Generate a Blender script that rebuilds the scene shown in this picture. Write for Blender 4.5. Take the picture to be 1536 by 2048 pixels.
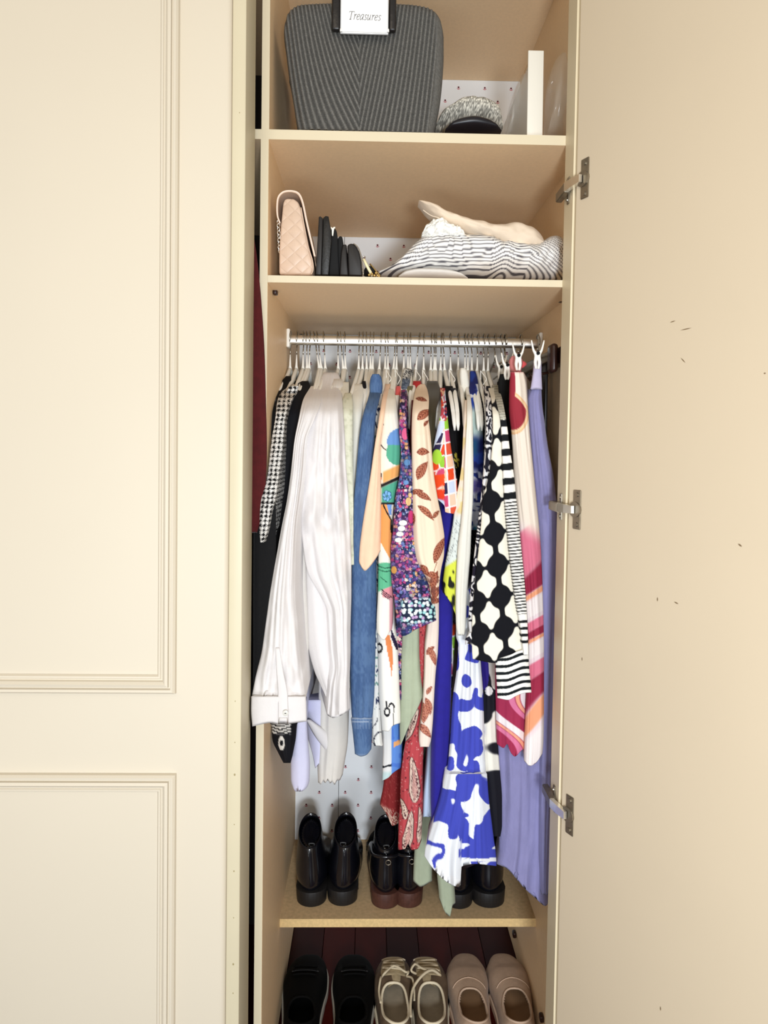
import bpy, bmesh, math, random
import numpy as np
from mathutils import Vector, Matrix

for o in list(bpy.data.objects): bpy.data.objects.remove(o)
S = bpy.context.scene
C = S.collection
PI = math.pi
random.seed(5)

# ------------------------------------------------------------------ camera
F = 1385.8; PITCH, YAW, ROLL = -0.02184, -0.02037, -0.01202
CAM = np.array([0.0, -1.28088, 0.0]); SH = -98.85
def _rot(p, y, r):
    cy, sy = math.cos(y), math.sin(y); cp, sp = math.cos(p), math.sin(p); cr, sr = math.cos(r), math.sin(r)
    return (np.array([[cy, -sy, 0], [sy, cy, 0], [0, 0, 1]]) @ np.array([[1, 0, 0], [0, cp, -sp], [0, sp, cp]])
            @ np.array([[cr, 0, sr], [0, 1, 0], [-sr, 0, cr]]))
R = _rot(PITCH, YAW, ROLL)
cam = bpy.data.cameras.new('camera'); camo = bpy.data.objects.new('camera', cam); C.objects.link(camo)
cam.sensor_fit = 'VERTICAL'; cam.sensor_height = 24.0; cam.lens = 24.0 * F / 2048
cam.shift_y = SH / 2048; cam.clip_start = 0.05; cam.clip_end = 50
right, fwd, up = R[:, 0], R[:, 1], R[:, 2]
M = Matrix(((right[0], up[0], -fwd[0], CAM[0]), (right[1], up[1], -fwd[1], CAM[1]),
            (right[2], up[2], -fwd[2], CAM[2]), (0, 0, 0, 1)))
camo.matrix_world = M
S.camera = camo

# ------------------------------------------------------------------ light
def lin(c):
    c = np.asarray(c, dtype=float) / 255.0
    return np.where(c <= 0.04045, c / 12.92, ((c + 0.055) / 1.055) ** 2.4)
w = bpy.data.worlds.new('world'); S.world = w; w.use_nodes = True
w.node_tree.nodes['Background'].inputs[0].default_value = (1.0, 0.93, 0.84, 1)
w.node_tree.nodes['Background'].inputs[1].default_value = 0.50
def area(name, loc, target, size, energy, col, sizey=None):
    l = bpy.data.lights.new(name, 'AREA'); l.energy = energy; l.color = col; l.size = size
    if sizey: l.shape = 'RECTANGLE'; l.size_y = sizey
    o = bpy.data.objects.new(name, l); C.objects.link(o); o.location = loc
    o.rotation_euler = (Vector(target) - Vector(loc)).to_track_quat('-Z', 'Y').to_euler()
    return o
area('ceiling_lamp_light', (-0.5, -2.3, 1.35), (0, 0, 0.2), 0.7, 7, (1.0, 0.84, 0.62))
area('window_light', (0.17, -2.0, -0.22), (0.08, 0.3, -0.25), 0.22, 24, (0.88, 0.94, 1.0), 0.16)
area('low_fill_light', (-0.35, -2.9, -1.15), (0.08, 0.3, 0.2), 1.4, 30, (0.82, 0.91, 1.0), 0.6)  # added soft fill from low in front, aimed up at the shelves
fl = bpy.data.lights.new('room_lamp', 'POINT'); fl.energy = 46; fl.shadow_soft_size = 0.05; fl.color = (1.0, 0.94, 0.84)
flo = bpy.data.objects.new('room_lamp', fl); C.objects.link(flo); flo.location = (0.29, -3.3, 0.56)
S.view_settings.view_transform = 'Standard'; S.view_settings.look = 'None'
S.view_settings.gamma = 1; S.view_settings.use_curve_mapping = False
S.view_settings.exposure = 0.25

# ------------------------------------------------------------------ helpers
def at(px, py, Y):
    d = R @ np.array([(px - 768) / F, 1.0, -(py - 1024 - SH) / F])
    t = (Y - CAM[1]) / d[1]
    return CAM + d * t
def atv(px, py, Y):           # vectorised
    px, py, Y = np.broadcast_arrays(np.asarray(px, float), np.asarray(py, float), np.asarray(Y, float))
    q = np.stack([(px - 768) / F, np.ones_like(px), -(py - 1024 - SH) / F], -1) @ R.T
    t = (Y - CAM[1]) / q[..., 1]
    return CAM + q * t[..., None]

def tag(o, label=None, cat=None, group=None, kind=None):
    if label: o['label'] = label
    if cat: o['category'] = cat
    if group: o['group'] = group
    if kind: o['kind'] = kind
    return o
def empty(name, loc, label=None, cat=None, group=None, kind=None):
    o = bpy.data.objects.new(name, None); C.objects.link(o); o.location = loc; o.empty_display_size = 0.02
    return tag(o, label, cat, group, kind)
def link(name, me, mats, parent=None):
    if not isinstance(mats, (list, tuple)): mats = [mats]
    for m in mats: me.materials.append(m)
    o = bpy.data.objects.new(name, me); C.objects.link(o)
    if parent is not None:
        o.parent = parent
        # world placement is baked in the vertices: cancel the ancestors' offset
        root = parent; off = Vector(parent.location)
        if parent.parent is not None: off = Vector((0, 0, 0))
        o.matrix_parent_inverse = Matrix.Translation(-off)
    return o
def pyd(name, v, f, mats, parent=None, smooth=False):
    me = bpy.data.meshes.new(name); me.from_pydata([tuple(map(float, p)) for p in v], [], f)
    if smooth: me.shade_smooth()
    me.update()
    return link(name, me, mats, parent)
def box_bm(bm, x0, x1, y0, y1, z0, z1, mi=0):
    vs = [bm.verts.new(p) for p in ((x0, y0, z0), (x1, y0, z0), (x1, y1, z0), (x0, y1, z0),
                                    (x0, y0, z1), (x1, y0, z1), (x1, y1, z1), (x0, y1, z1))]
    fs = []
    for f in ((0, 3, 2, 1), (4, 5, 6, 7), (0, 1, 5, 4), (1, 2, 6, 5), (2, 3, 7, 6), (3, 0, 4, 7)):
        fc = bm.faces.new([vs[i] for i in f]); fc.material_index = mi; fs.append(fc)
    return vs, fs
def fin(name, bm, mats, parent=None, bevel=0, seg=2, smooth=False, deform=None):
    bmesh.ops.recalc_face_normals(bm, faces=bm.faces)
    if bevel: bmesh.ops.bevel(bm, geom=list(bm.edges), offset=bevel, segments=seg, affect='EDGES', profile=0.5)
    if deform:
        for v in bm.verts: v.co = Vector(deform(v.co))
    me = bpy.data.meshes.new(name); bm.to_mesh(me); bm.free()
    if smooth or bevel:
        me.shade_smooth()
        if not smooth: me.set_sharp_from_angle(angle=math.radians(50))
    return link(name, me, mats, parent)
def box(name, x0, x1, y0, y1, z0, z1, m, parent=None, bevel=0.0, seg=2, deform=None):
    bm = bmesh.new(); box_bm(bm, x0, x1, y0, y1, z0, z1)
    return fin(name, bm, m, parent, bevel, seg, deform=deform)
def tube_data(pts, r, n=8, closed=False, v0=0):
    pts = [np.array(p, float) for p in pts]; N = len(pts)
    rr = r if hasattr(r, '__len__') else [r] * N
    V, Fc = [], []
    prev = None
    for i, p in enumerate(pts):
        a = pts[(i - 1) % N] if (closed or i > 0) else pts[i]
        b = pts[(i + 1) % N] if (closed or i < N - 1) else pts[i]
        t = b - a; t = t / (np.linalg.norm(t) + 1e-12)
        if prev is None:
            h = np.array([0, 0, 1.0]) if abs(t[2]) < .9 else np.array([1.0, 0, 0])
        else: h = prev
        u = h - t * np.dot(h, t); u /= (np.linalg.norm(u) + 1e-12); prev = u
        w_ = np.cross(t, u)
        for k in range(n):
            an = 2 * PI * k / n
            V.append(p + rr[i] * (math.cos(an) * u + math.sin(an) * w_))
    L = N if closed else N - 1
    for i in range(L):
        j = (i + 1) % N
        for k in range(n):
            k2 = (k + 1) % n
            Fc.append((v0 + i * n + k, v0 + i * n + k2, v0 + j * n + k2, v0 + j * n + k))
    if not closed:
        Fc.append(tuple(v0 + k for k in range(n))[::-1]); Fc.append(tuple(v0 + (N - 1) * n + k for k in range(n)))
    return V, Fc
def tube(name, pts, r, m, parent=None, n=8, closed=False):
    V, Fc = tube_data(pts, r, n, closed)
    return pyd(name, V, Fc, m, parent, smooth=True)
def spline(pts, n):
    """Catmull-Rom through pts"""
    P = np.array(pts, float); K = len(P)
    out = []
    for i in range(n):
        t = i / (n - 1) * (K - 1); k = min(int(t), K - 2); f = t - k
        p0, p1, p2, p3 = P[max(k - 1, 0)], P[k], P[k + 1], P[min(k + 2, K - 1)]
        out.append(0.5 * ((2 * p1) + (-p0 + p2) * f + (2 * p0 - 5 * p1 + 4 * p2 - p3) * f * f + (-p0 + 3 * p1 - 3 * p2 + p3) * f ** 3))
    return np.array(out)
def pch(x, X, Yv):
    """smooth monotone-ish interpolation"""
    X = np.asarray(X, float); Yv = np.asarray(Yv, float); x = np.clip(x, X[0], X[-1])
    if len(X) < 3: return np.interp(x, X, Yv)
    h = np.diff(X); d = np.diff(Yv) / h
    m = np.zeros_like(Yv); m[0] = d[0]; m[-1] = d[-1]
    for i in range(1, len(X) - 1):
        m[i] = 0 if d[i - 1] * d[i] <= 0 else 2 * d[i - 1] * d[i] / (d[i - 1] + d[i])
    k = np.clip(np.searchsorted(X, x, side='right') - 1, 0, len(X) - 2)
    t = (x - X[k]) / h[k]
    return ((2 * t ** 3 - 3 * t ** 2 + 1) * Yv[k] + (t ** 3 - 2 * t ** 2 + t) * h[k] * m[k]
            + (-2 * t ** 3 + 3 * t ** 2) * Yv[k + 1] + (t ** 3 - t ** 2) * h[k] * m[k + 1])

# ---- materials
def mat(name, rgb, rough=0.6, metal=0.0, noise=0.0, nscale=40, bump=0.0, bscale=300, spec=0.4, sheen=0.0, stretch=None, coat=0.0, trans=0.0, alpha=1.0):
    m = bpy.data.materials.new(name); m.use_nodes = True; nt = m.node_tree; N = nt.nodes; Lk = nt.links
    b = N['Principled BSDF']; col = lin(rgb)
    b.inputs['Base Color'].default_value = (*col, 1); b.inputs['Roughness'].default_value = rough
    b.inputs['Metallic'].default_value = metal; b.inputs['Specular IOR Level'].default_value = spec
    if sheen: b.inputs['Sheen Weight'].default_value = sheen
    if coat: b.inputs['Coat Weight'].default_value = coat
    if trans: b.inputs['Transmission Weight'].default_value = trans
    if alpha < 1: b.inputs['Alpha'].default_value = alpha
    tc = N.new('ShaderNodeTexCoord'); src = tc.outputs['Object']
    if stretch:
        mp = N.new('ShaderNodeMapping'); mp.inputs['Scale'].default_value = stretch; Lk.new(src, mp.inputs[0]); src = mp.outputs[0]
    if noise:
        n = N.new('ShaderNodeTexNoise'); n.inputs['Scale'].default_value = nscale; n.inputs['Detail'].default_value = 5; Lk.new(src, n.inputs['Vector'])
        r = N.new('ShaderNodeValToRGB'); r.color_ramp.elements[0].position = .3; r.color_ramp.elements[1].position = .7
        r.color_ramp.elements[0].color = (*(col * (1 - noise)), 1); r.color_ramp.elements[1].color = (*np.minimum(col * (1 + noise), 1), 1)
        Lk.new(n.outputs[0], r.inputs[0]); Lk.new(r.outputs[0], b.inputs['Base Color'])
    if bump:
        n = N.new('ShaderNodeTexNoise'); n.inputs['Scale'].default_value = bscale; n.inputs['Detail'].default_value = 3; Lk.new(src, n.inputs['Vector'])
        bp = N.new('ShaderNodeBump'); bp.inputs['Strength'].default_value = bump; bp.inputs['Distance'].default_value = 0.002
        Lk.new(n.outputs[0], bp.inputs['Height']); Lk.new(bp.outputs[0], b.inputs['Normal'])
    return m
def cloth(name, rgb, noise=0.05, bump=0.25, bscale=500, rough=0.85, sheen=0.1, nscale=60, stretch=None):
    return mat(name, rgb, rough, 0, noise, nscale, bump, bscale, 0.25, sheen, stretch)
def print_mat(name, rough=0.8):
    m = bpy.data.materials.new(name); m.use_nodes = True; nt = m.node_tree; b = nt.nodes['Principled BSDF']
    a = nt.nodes.new('ShaderNodeAttribute'); a.attribute_name = 'print'
    nt.links.new(a.outputs['Color'], b.inputs['Base Color']); b.inputs['Roughness'].default_value = rough
    b.inputs['Specular IOR Level'].default_value = 0.25
    tc = nt.nodes.new('ShaderNodeTexCoord'); n = nt.nodes.new('ShaderNodeTexNoise'); n.inputs['Scale'].default_value = 600
    nt.links.new(tc.outputs['Object'], n.inputs['Vector'])
    bp = nt.nodes.new('ShaderNodeBump'); bp.inputs['Strength'].default_value = .2; bp.inputs['Distance'].default_value = .001
    nt.links.new(n.outputs[0], bp.inputs['Height']); nt.links.new(bp.outputs[0], b.inputs['Normal'])
    return m

CREAM = (236, 222, 196)
m_door = mat('cream_door_paint', (206, 196, 177), 0.52, noise=0.012, nscale=3, bump=0.04, bscale=60, spec=.35)
m_lam = mat('cream_laminate', (236, 206, 166), 0.5, noise=0.03, nscale=160, bump=0.02, bscale=200, spec=.3)
m_edge = mat('cream_shelf_edging', (212, 200, 172), 0.45, noise=0.01, nscale=20)
m_post = mat('cream_frame_paint', (226, 212, 180), 0.45, noise=0.02, nscale=8)
m_chip = mat('raw_tan_shelf_board', (205, 176, 134), 0.7, noise=0.12, nscale=120, bump=.1, bscale=200)
m_white = mat('white_plastic', (238, 236, 228), 0.35, spec=.5)
m_metal = mat('polished_chrome', (238, 237, 232), 0.30, 1.0)
m_steel = mat('dull_hinge_steel', (148, 140, 126), 0.34, 0.9, noise=.15, nscale=50)
m_wire = mat('hook_wire', (170, 165, 155), 0.25, 1.0)
m_brown = mat('dark_brown_plastic', (46, 24, 18), 0.35, noise=.2)
m_dark = mat('painted_shade_board', (30, 22, 18), 0.8)  # dark colour put in as shade, for the closed compartment and panel joint

# scuffs on the right door and paint chips on the left frame strip
def scuffs(m, marks, col):
    nt = m.node_tree; N = nt.nodes; Lk = nt.links; b = N['Principled BSDF']
    src = b.inputs['Base Color'].links[0].from_socket
    tc = N.new('ShaderNodeTexCoord')
    total = None
    for (x, y, z, rx, rz, sl) in marks:
        mp = N.new('ShaderNodeMapping'); mp.vector_type = 'TEXTURE'
        mp.inputs['Location'].default_value = (x, y, z); mp.inputs['Rotation'].default_value = (0, sl, 0)
        mp.inputs['Scale'].default_value = (rx, 1, rz); Lk.new(tc.outputs['Object'], mp.inputs[0])
        sx = N.new('ShaderNodeSeparateXYZ'); Lk.new(mp.outputs[0], sx.inputs[0])
        cb = N.new('ShaderNodeCombineXYZ'); Lk.new(sx.outputs[0], cb.inputs[0]); Lk.new(sx.outputs[2], cb.inputs[2])
        ln = N.new('ShaderNodeVectorMath'); ln.operation = 'LENGTH'; Lk.new(cb.outputs[0], ln.inputs[0])
        mr = N.new('ShaderNodeMapRange'); mr.inputs['From Min'].default_value = 1.3; mr.inputs['From Max'].default_value = .6
        Lk.new(ln.outputs['Value'], mr.inputs[0])
        if total is None: total = mr.outputs[0]
        else:
            mx = N.new('ShaderNodeMath'); mx.operation = 'MAXIMUM'; Lk.new(total, mx.inputs[0]); Lk.new(mr.outputs[0], mx.inputs[1]); total = mx.outputs[0]
    mix = N.new('ShaderNodeMix'); mix.data_type = 'RGBA'; Lk.new(total, mix.inputs[0]); Lk.new(src, mix.inputs[6])
    mix.inputs[7].default_value = (*lin(col), 1); Lk.new(mix.outputs[2], b.inputs['Base Color'])

# ================================================================== WARDROBE
XL, XR = -0.1911, 0.3886; D = 0.58; FLOOR = -1.30
Z1T, Z1B, Z2T, Z2B, ZC = .5771, .5593, .3127, .29985, .97939
ZB = -1.066; YB = .263
ward = empty('wardrobe', (0.1, 0.3, FLOOR), 'cream built-in wardrobe with shelves, hanging rail and an open flat door on the right', 'wardrobe')
box('side_panel', XL - .0145, XL, 0, D, FLOOR, Z1B, m_lam, ward)
box('side_panel', XL - .0135, XL + .0005, 0.0, D, Z1T, ZC + .02, m_lam, ward)
box('side_panel', XR, XR + .016, 0, D, FLOOR, ZC + .02, m_lam, ward)
box('side_panel', -.80, -.785, -.02, D, FLOOR, ZC + .02, m_dark, ward)
box('top_panel', -.80, XR + .016, 0, D, ZC, ZC + .018, m_lam, ward)
def shelf(name, x0, x1, y0, y1, z0, z1, mm, me_):
    bm = bmesh.new(); vs, fs = box_bm(bm, x0, x1, y0, y1, z0, z1)
    fs[2].material_index = 1
    return fin(name, bm, [mm, me_], ward)
shelf('shelf', -.785, XR, -0.001, D, Z1B, Z1T, m_lam, m_edge)
shelf('shelf', XL, XR, -0.001, D, Z2B, Z2T, m_lam, m_edge)
shelf('shelf', XL, XR, YB, D, ZB - .019, ZB, m_chip, mat('tan_chipboard_edge', (214, 184, 130), .7, noise=.1, nscale=180))
# slim face edges of the uprights
box('edge_strip', XL - .0145, XL - .0002, -.0012, 0, FLOOR, Z1B, m_edge, ward)
box('edge_strip', XL - .0135, XL + .0005, -.0012, 0, Z1T, ZC, m_edge, ward)

# wallpapered backing: two boards with a joint
def wallpaper():
    m = bpy.data.materials.new('rosebud_wallpaper'); m.use_nodes = True; nt = m.node_tree; N = nt.nodes; Lk = nt.links
    b = N['Principled BSDF']; b.inputs['Roughness'].default_value = .55; b.inputs['Specular IOR Level'].default_value = .3
    tc = N.new('ShaderNodeTexCoord'); sx = N.new('ShaderNodeSeparateXYZ'); Lk.new(tc.outputs['Object'], sx.inputs[0])
    P = .0702; Q = .0702
    def mth(op, a, bb=None, c=None):
        n = N.new('ShaderNodeMath'); n.operation = op
        for i, q in enumerate((a, bb, c)):
            if q is None: continue
            if isinstance(q, (int, float)): n.inputs[i].default_value = q
            else: Lk.new(q, n.inputs[i])
        return n.outputs[0]
    p0 = at(691, 1533, D)
    masks_r, masks_p = [], []
    for (ox, oz) in ((0, 0), (.5, .5)):
        u = mth('SUBTRACT', mth('DIVIDE', sx.outputs[0], P), float(p0[0] / P) + ox - .5)
        v = mth('SUBTRACT', mth('DIVIDE', sx.outputs[2], Q), float(p0[2] / Q) + oz - .5)
        fu = mth('MULTIPLY', mth('SUBTRACT', mth('FRACT', u), .5), P * 1000)
        fv = mth('MULTIPLY', mth('SUBTRACT', mth('FRACT', v), .5), Q * 1000)   # millimetres
        r = mth('SQRT', mth('ADD', mth('POWER', mth('ABSOLUTE', fu), 2), mth('POWER', mth('ABSOLUTE', mth('SUBTRACT', fv, 1.0)), 2)))
        masks_r.append(mth('SUBTRACT', 1, mth('SMOOTH_MIN', mth('MAXIMUM', mth('SUBTRACT', r, 2.0), 0), 1, .1)))
        # leaves: a shallow smile below
        curve = mth('ABSOLUTE', mth('SUBTRACT', mth('ADD', fv, 3.9), mth('MULTIPLY', mth('POWER', mth('ABSOLUTE', fu), 2), .11)))
        lm = mth('MULTIPLY', mth('LESS_THAN', curve, .95), mth('LESS_THAN', mth('ABSOLUTE', fu), 4.3))
        st = mth('MULTIPLY', mth('LESS_THAN', mth('ABSOLUTE', fu), .5), mth('LESS_THAN', mth('ABSOLUTE', mth('ADD', fv, 2)), 2.0))
        masks_p.append(mth('MAXIMUM', lm, st))
    mr = mth('MAXIMUM', masks_r[0], masks_r[1]); mp = mth('MAXIMUM', masks_p[0], masks_p[1])
    m1 = N.new('ShaderNodeMix'); m1.data_type = 'RGBA'; m1.inputs[6].default_value = (*lin((240, 244, 248)), 1); m1.inputs[7].default_value = (*lin((196, 92, 104)), 1)
    m2 = N.new('ShaderNodeMix'); m2.data_type = 'RGBA'; m2.inputs[7].default_value = (*lin((104, 24, 44)), 1)
    Lk.new(mp, m1.inputs[0]); Lk.new(m1.outputs[2], m2.inputs[6]); Lk.new(mr, m2.inputs[0]); Lk.new(m2.outputs[2], b.inputs['Base Color'])
    return m
m_paper = wallpaper()
xs_ = at(677, 1600, D)[0]
box('back_panel', XL - .010, xs_ - .0006, D, D + .004, FLOOR, ZC, m_paper, ward)
box('back_panel', -.785, XL - .0105, D, D + .004, FLOOR, ZC, m_dark, ward)  # dark instead of wallpaper, so the gap beside the frame stays black
wb = box('light_stop_backing', -1.2, 1.2, D + .03, D + .06, FLOOR - .04, 1.05, m_dark); tag(wb, kind='structure')  # dark backing added to stop light leaking through the panel joint
box('back_panel', xs_ + .0007, XR, D + .0004, D + .004, FLOOR, ZC, m_paper, ward)

# front posts (slightly out of plumb on the right as in the photograph)
def lean(co):
    k = (co[2] - .81) / 1.87
    return (co[0] + .011 * k, co[1], co[2])
box('frame_post', .3545, .405, -.056, -.0015, FLOOR, ZC + .02, m_post, ward, deform=lean)
POSTX = -.2120
m_postl = mat('chipped_cream_paint', (202, 192, 164), 0.45, noise=0.02, nscale=8)
scuffs(m_postl, [(-.222, 0, z, rr, rr * 1.3, 0) for z, rr in ((-.555, .0016), (-.64, .0009), (-.50, .0009), (-.72, .0012), (-.80, .0009), (-.88, .0015), (-.93, .001), (.55, .0008), (-1.0, .0012), (-.43, .0009))], (150, 135, 95))
box('frame_post', -.2345, POSTX, -.119, -.024, FLOOR, ZC + .02, m_postl, ward, bevel=.0015)

# left door: moulded panels
def left_door():
    x1 = -.2347; x0 = -.86; yf = -.125; yb = -.09
    bm = bmesh.new(); box_bm(bm, x0, x1, yf, yb, FLOOR, ZC + .02)
    dr = fin('door', bm, m_door, ward, bevel=.009, seg=5)
    dr['label'] = 'panelled door with raised moulding, shut'
    # mouldings: mitred frames swept around each recessed field
    prof = [(0, 0), (.001, -.004), (.004, -.0065), (.008, -.0060), (.0095, -.003), (.0115, -.003), (.0125, -.006), (.017, -.0072),
            (.021, -.0045), (.0225, -.0018), (.0245, -.0018), (.026, -.0032), (.029, -.0030), (.0315, 0)]
    def frame(xo0, xo1, zo0, zo1):
        V, Fc = [], []
        for (d_, h) in prof:
            h = h * 1.5
            for (x, z) in ((xo0 + d_, zo0 + d_), (xo1 - d_, zo0 + d_), (xo1 - d_, zo1 - d_), (xo0 + d_, zo1 - d_)):
                V.append((x, yf - .0002 + h, z))
        for i in range(len(prof) - 1):
            for k in range(4):
                k2 = (k + 1) % 4
                Fc.append((i * 4 + k, i * 4 + k2, (i + 1) * 4 + k2, (i + 1) * 4 + k))
        pyd('moulding', V, Fc, m_door, dr)
    xr_ = at(353, 1385, yf)[0]
    zt = at(300, 1386, yf)[2]; zb = at(300, 1546, yf)[2]
    frame(-.80, xr_, zt, ZC - .05)
    frame(-.80, xr_ + .001, FLOOR + .08, zb)
left_door()

# right door, swung open towards the viewer
HX, HY = .3562, -.0680; DA = math.radians(-64)      # direction of the door leaf in plan
ux, uy = math.cos(DA), math.sin(DA)                  # along the leaf
nx, ny = -uy * -1, ux * -1                           # placeholder, fixed below
nx, ny = uy, -ux                                     # normal facing left/up-screen (inner face)
def dw(a, b, z):                                     # a along leaf, b out of the inner face
    k = .011 * (z - .81) / 1.87
    return (HX + ux * a + nx * b + k, HY + uy * a + ny * b, z)
def door_local(bmverts):
    for v in bmverts: v.co = Vector(dw(*v.co))
bm = bmesh.new(); box_bm(bm, 0.0, .60, -.019, 0, FLOOR + .01, ZC + .015)
bmesh.ops.bevel(bm, geom=list(bm.edges), offset=.0015, segments=2, affect='EDGES')
door_local(bm.verts)
m_door2 = mat('cream_door_inner_face', (210, 194, 168), 0.45, noise=0.012, nscale=4, bump=0.03, bscale=80, spec=.35)
def doorpt(px, py):
    d = R @ np.array([(px - 768) / F, 1.0, -(py - 1024 - SH) / F]); t = ((HX - CAM[0]) * nx + (HY - CAM[1]) * ny) / (d[0] * nx + d[1] * ny)
    return CAM + d * t
mk = []
for (px, py, rx, rz, sl) in ((1361, 722, .0006, .004, -.4), (1367, 660, .008, .0008, -.1), (1522, 748, .001, .001, 0), (1471, 1088, .0015, .002, -.5), (1345, 1202, .0035, .001, .6), (1308, 1195, .0007, .003, 0), (1159, 1313, .0007, .003, 0), (1310, 1996, .0007, .003, 0), (1341, 645, .004, .0008, -.3)):
    p = doorpt(px, py); mk.append((p[0], 0, p[2], rx * abs(ux) + .0002, rz, sl))
scuffs(m_door2, mk, (120, 98, 70))
rdoor = fin('door', bm, m_door2, ward)
rdoor['label'] = 'plain flat door, swung open to the right'

# hinges on the right door: cup plate, arm and mounting plate
def hinge(py_c):
    zc = doorpt(1150, py_c)[2]
    bm = bmesh.new()
    def bx(a0, a1, b0, b1, z0, z1, bev=.001):
        b2 = bmesh.new(); box_bm(b2, a0, a1, b0, b1, z0, z1)
        bmesh.ops.bevel(b2, geom=list(b2.edges), offset=bev, segments=2, affect='EDGES')
        door_local(b2.verts); me = bpy.data.meshes.new('t'); b2.to_mesh(me); b2.free(); bm.from_mesh(me); bpy.data.meshes.remove(me)
    def cyl(a, b, z, r, h, axis='b', n=16):
        b2 = bmesh.new(); bmesh.ops.create_cone(b2, cap_ends=True, segments=n, radius1=r, radius2=r, depth=h)
        for v in b2.verts:
            x, y, zz = v.co; v.co = (a + x, b + zz, z + y)
        door_local(b2.verts); me = bpy.data.meshes.new('t'); b2.to_mesh(me); b2.free(); bm.from_mesh(me); bpy.data.meshes.remove(me)
    bx(.014, .032, .0, .0026, zc - .034, zc + .034, .0009)      # flange on the door
    cyl(.0195, .002, zc, .0135, .005)                            # cup
    cyl(.023, .003, zc + .026, .004, .003); cyl(.023, .003, zc - .026, .004, .003)   # screws
    # mounting wings on the post face and the arm reaching into the wardrobe
    def wbx(x0, x1, y0, y1, z0, z1, bev=.0012, tilt=0):
        b2 = bmesh.new(); box_bm(b2, x0, x1, y0, y1, z0, z1); bmesh.ops.bevel(b2, geom=list(b2.edges), offset=bev, segments=2, affect='EDGES')
        me = bpy.data.meshes.new('t'); b2.to_mesh(me); b2.free(); bm.from_mesh(me); bpy.data.meshes.remove(me)
    k = .011 * (zc - .81) / 1.87; px_ = .3545 + k
    wbx(px_ - .0025, px_ - .0002, -.037, -.025, zc - .024, zc + .024, .0009)
    wbx(px_ - .014, px_ - .0020, -.048, .008, zc - .0085, zc + .0085, .0015)
    for dz in (.017, -.017):
        b2 = bmesh.new(); bmesh.ops.create_cone(b2, cap_ends=True, segments=12, radius1=.0035, radius2=.0028, depth=.003)
        for v in b2.verts:
            x, y, zz = v.co; v.co = (px_ - .003 - zz, -.031 + x, zc + dz + y)
        me = bpy.data.meshes.new('t'); b2.to_mesh(me); b2.free(); bm.from_mesh(me); bpy.data.meshes.remove(me)
    # bright link between arm and cup
    n0 = len(bm.faces)
    p1 = np.array([px_ - .010, -.046, zc]); p2 = np.array(dw(.020, .009, zc))
    d = p2 - p1; L = np.linalg.norm(d); d /= L; s_ = np.cross(d, [0, 0, 1])
    vs = []
    for (q, hw, hz) in ((p1, .004, .0075), (p1 + d * L * .5, .0045, .0075), (p2, .003, .0065)):
        for (a, b) in ((-1, -1), (1, -1), (1, 1), (-1, 1)): vs.append(bm.verts.new(q + s_ * hw * a + np.array([0, 0, hz * b])))
    for i in range(2):
        for k2 in range(4):
            f = bm.faces.new([vs[i * 4 + k2], vs[i * 4 + (k2 + 1) % 4], vs[i * 4 + 4 + (k2 + 1) % 4], vs[i * 4 + 4 + k2]])
    bm.faces.new(vs[:4]); bm.faces.new(vs[8:])
    for f in bm.faces: f.material_index = 0
    bm.faces.ensure_lookup_table()
    for f in bm.faces[n0:]: f.material_index = 1
    o = fin('hinge', bm, [m_steel, m_metal], rdoor)
    for p in o.data.polygons: p.use_smooth = False
    return o
for pyc in (368, 1018, 1630): hinge(pyc)

# rail, brackets, little shelf pegs
RY, RZ = .300, .241
def oval_rail():
    V, Fc = [], []; n = 24
    for x in (XL + .006, XR - .006):
        for k in range(n):
            a = 2 * PI * k / n; V.append((x, RY + .0075 * math.cos(a), RZ + .011 * np.sign(math.sin(a)) * abs(math.sin(a)) ** .8))
    for k in range(n): Fc.append((k, (k + 1) % n, n + (k + 1) % n, n + k))
    return pyd('hanging_rail', V, Fc, m_metal, ward, smooth=True)
oval_rail()['label'] = 'chrome hanging rail'
for x0, x1 in ((XL, XL + .008), (XR - .008, XR)):
    bm = bmesh.new(); box_bm(bm, x0, x1, RY - .016, RY + .016, RZ - .018, RZ + .024)
    fin('rail_bracket', bm, m_white, ward, bevel=.003, seg=3)
def peg(x0, px, py, sgn, Y=None):
    p = at(px, py, .0)
    d = R @ np.array([(px - 768) / F, 1.0, -(py - 1024 - SH) / F]); t = (x0 - CAM[0]) / d[0]; q = CAM + d * t
    bm = bmesh.new(); x1 = x0 + sgn * .009
    box_bm(bm, min(x0, x1), max(x0, x1), q[1] - .008, q[1] + .008, q[2] - .007, q[2] + .007)
    fin('shelf_peg', bm, m_brown, ward, bevel=.003, seg=3)
peg(XL, 546, 583, 1); peg(XR, 1126, 598, -1); peg(XL, 590, 1868, 1); peg(XR, 1032, 1868, -1); peg(XR, 1087, 2035, -1)
peg(XL, 600, 665, 1)
# pull-out rack of dark brown plastic on the right side panel
def tie_rack():
    t = empty('belt_rack', (XR - .03, .2, .2), 'dark brown rack with steel runner fixed inside right of the hanging rail', 'rack')
    box('runner', XR - .036, XR - .024, .10, .44, .176, .196, m_steel, t, bevel=.001)
    box('backing_bar', XR - .024, XR - .0005, .02, .46, .168, .200, m_brown, t, bevel=.003)
    box('end_block', XR - .041, XR - .026, .055, .090, .150, .206, m_brown, t, bevel=.007, seg=3)
    for i in range(5):
        y = .14 + i * .06
        tube('peg', [(XR - .024, y, .158), (XR - .042, y, .154), (XR - .050, y, .162)], .0028, m_brown, t, n=8)
    return t
tie_rack()

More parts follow.
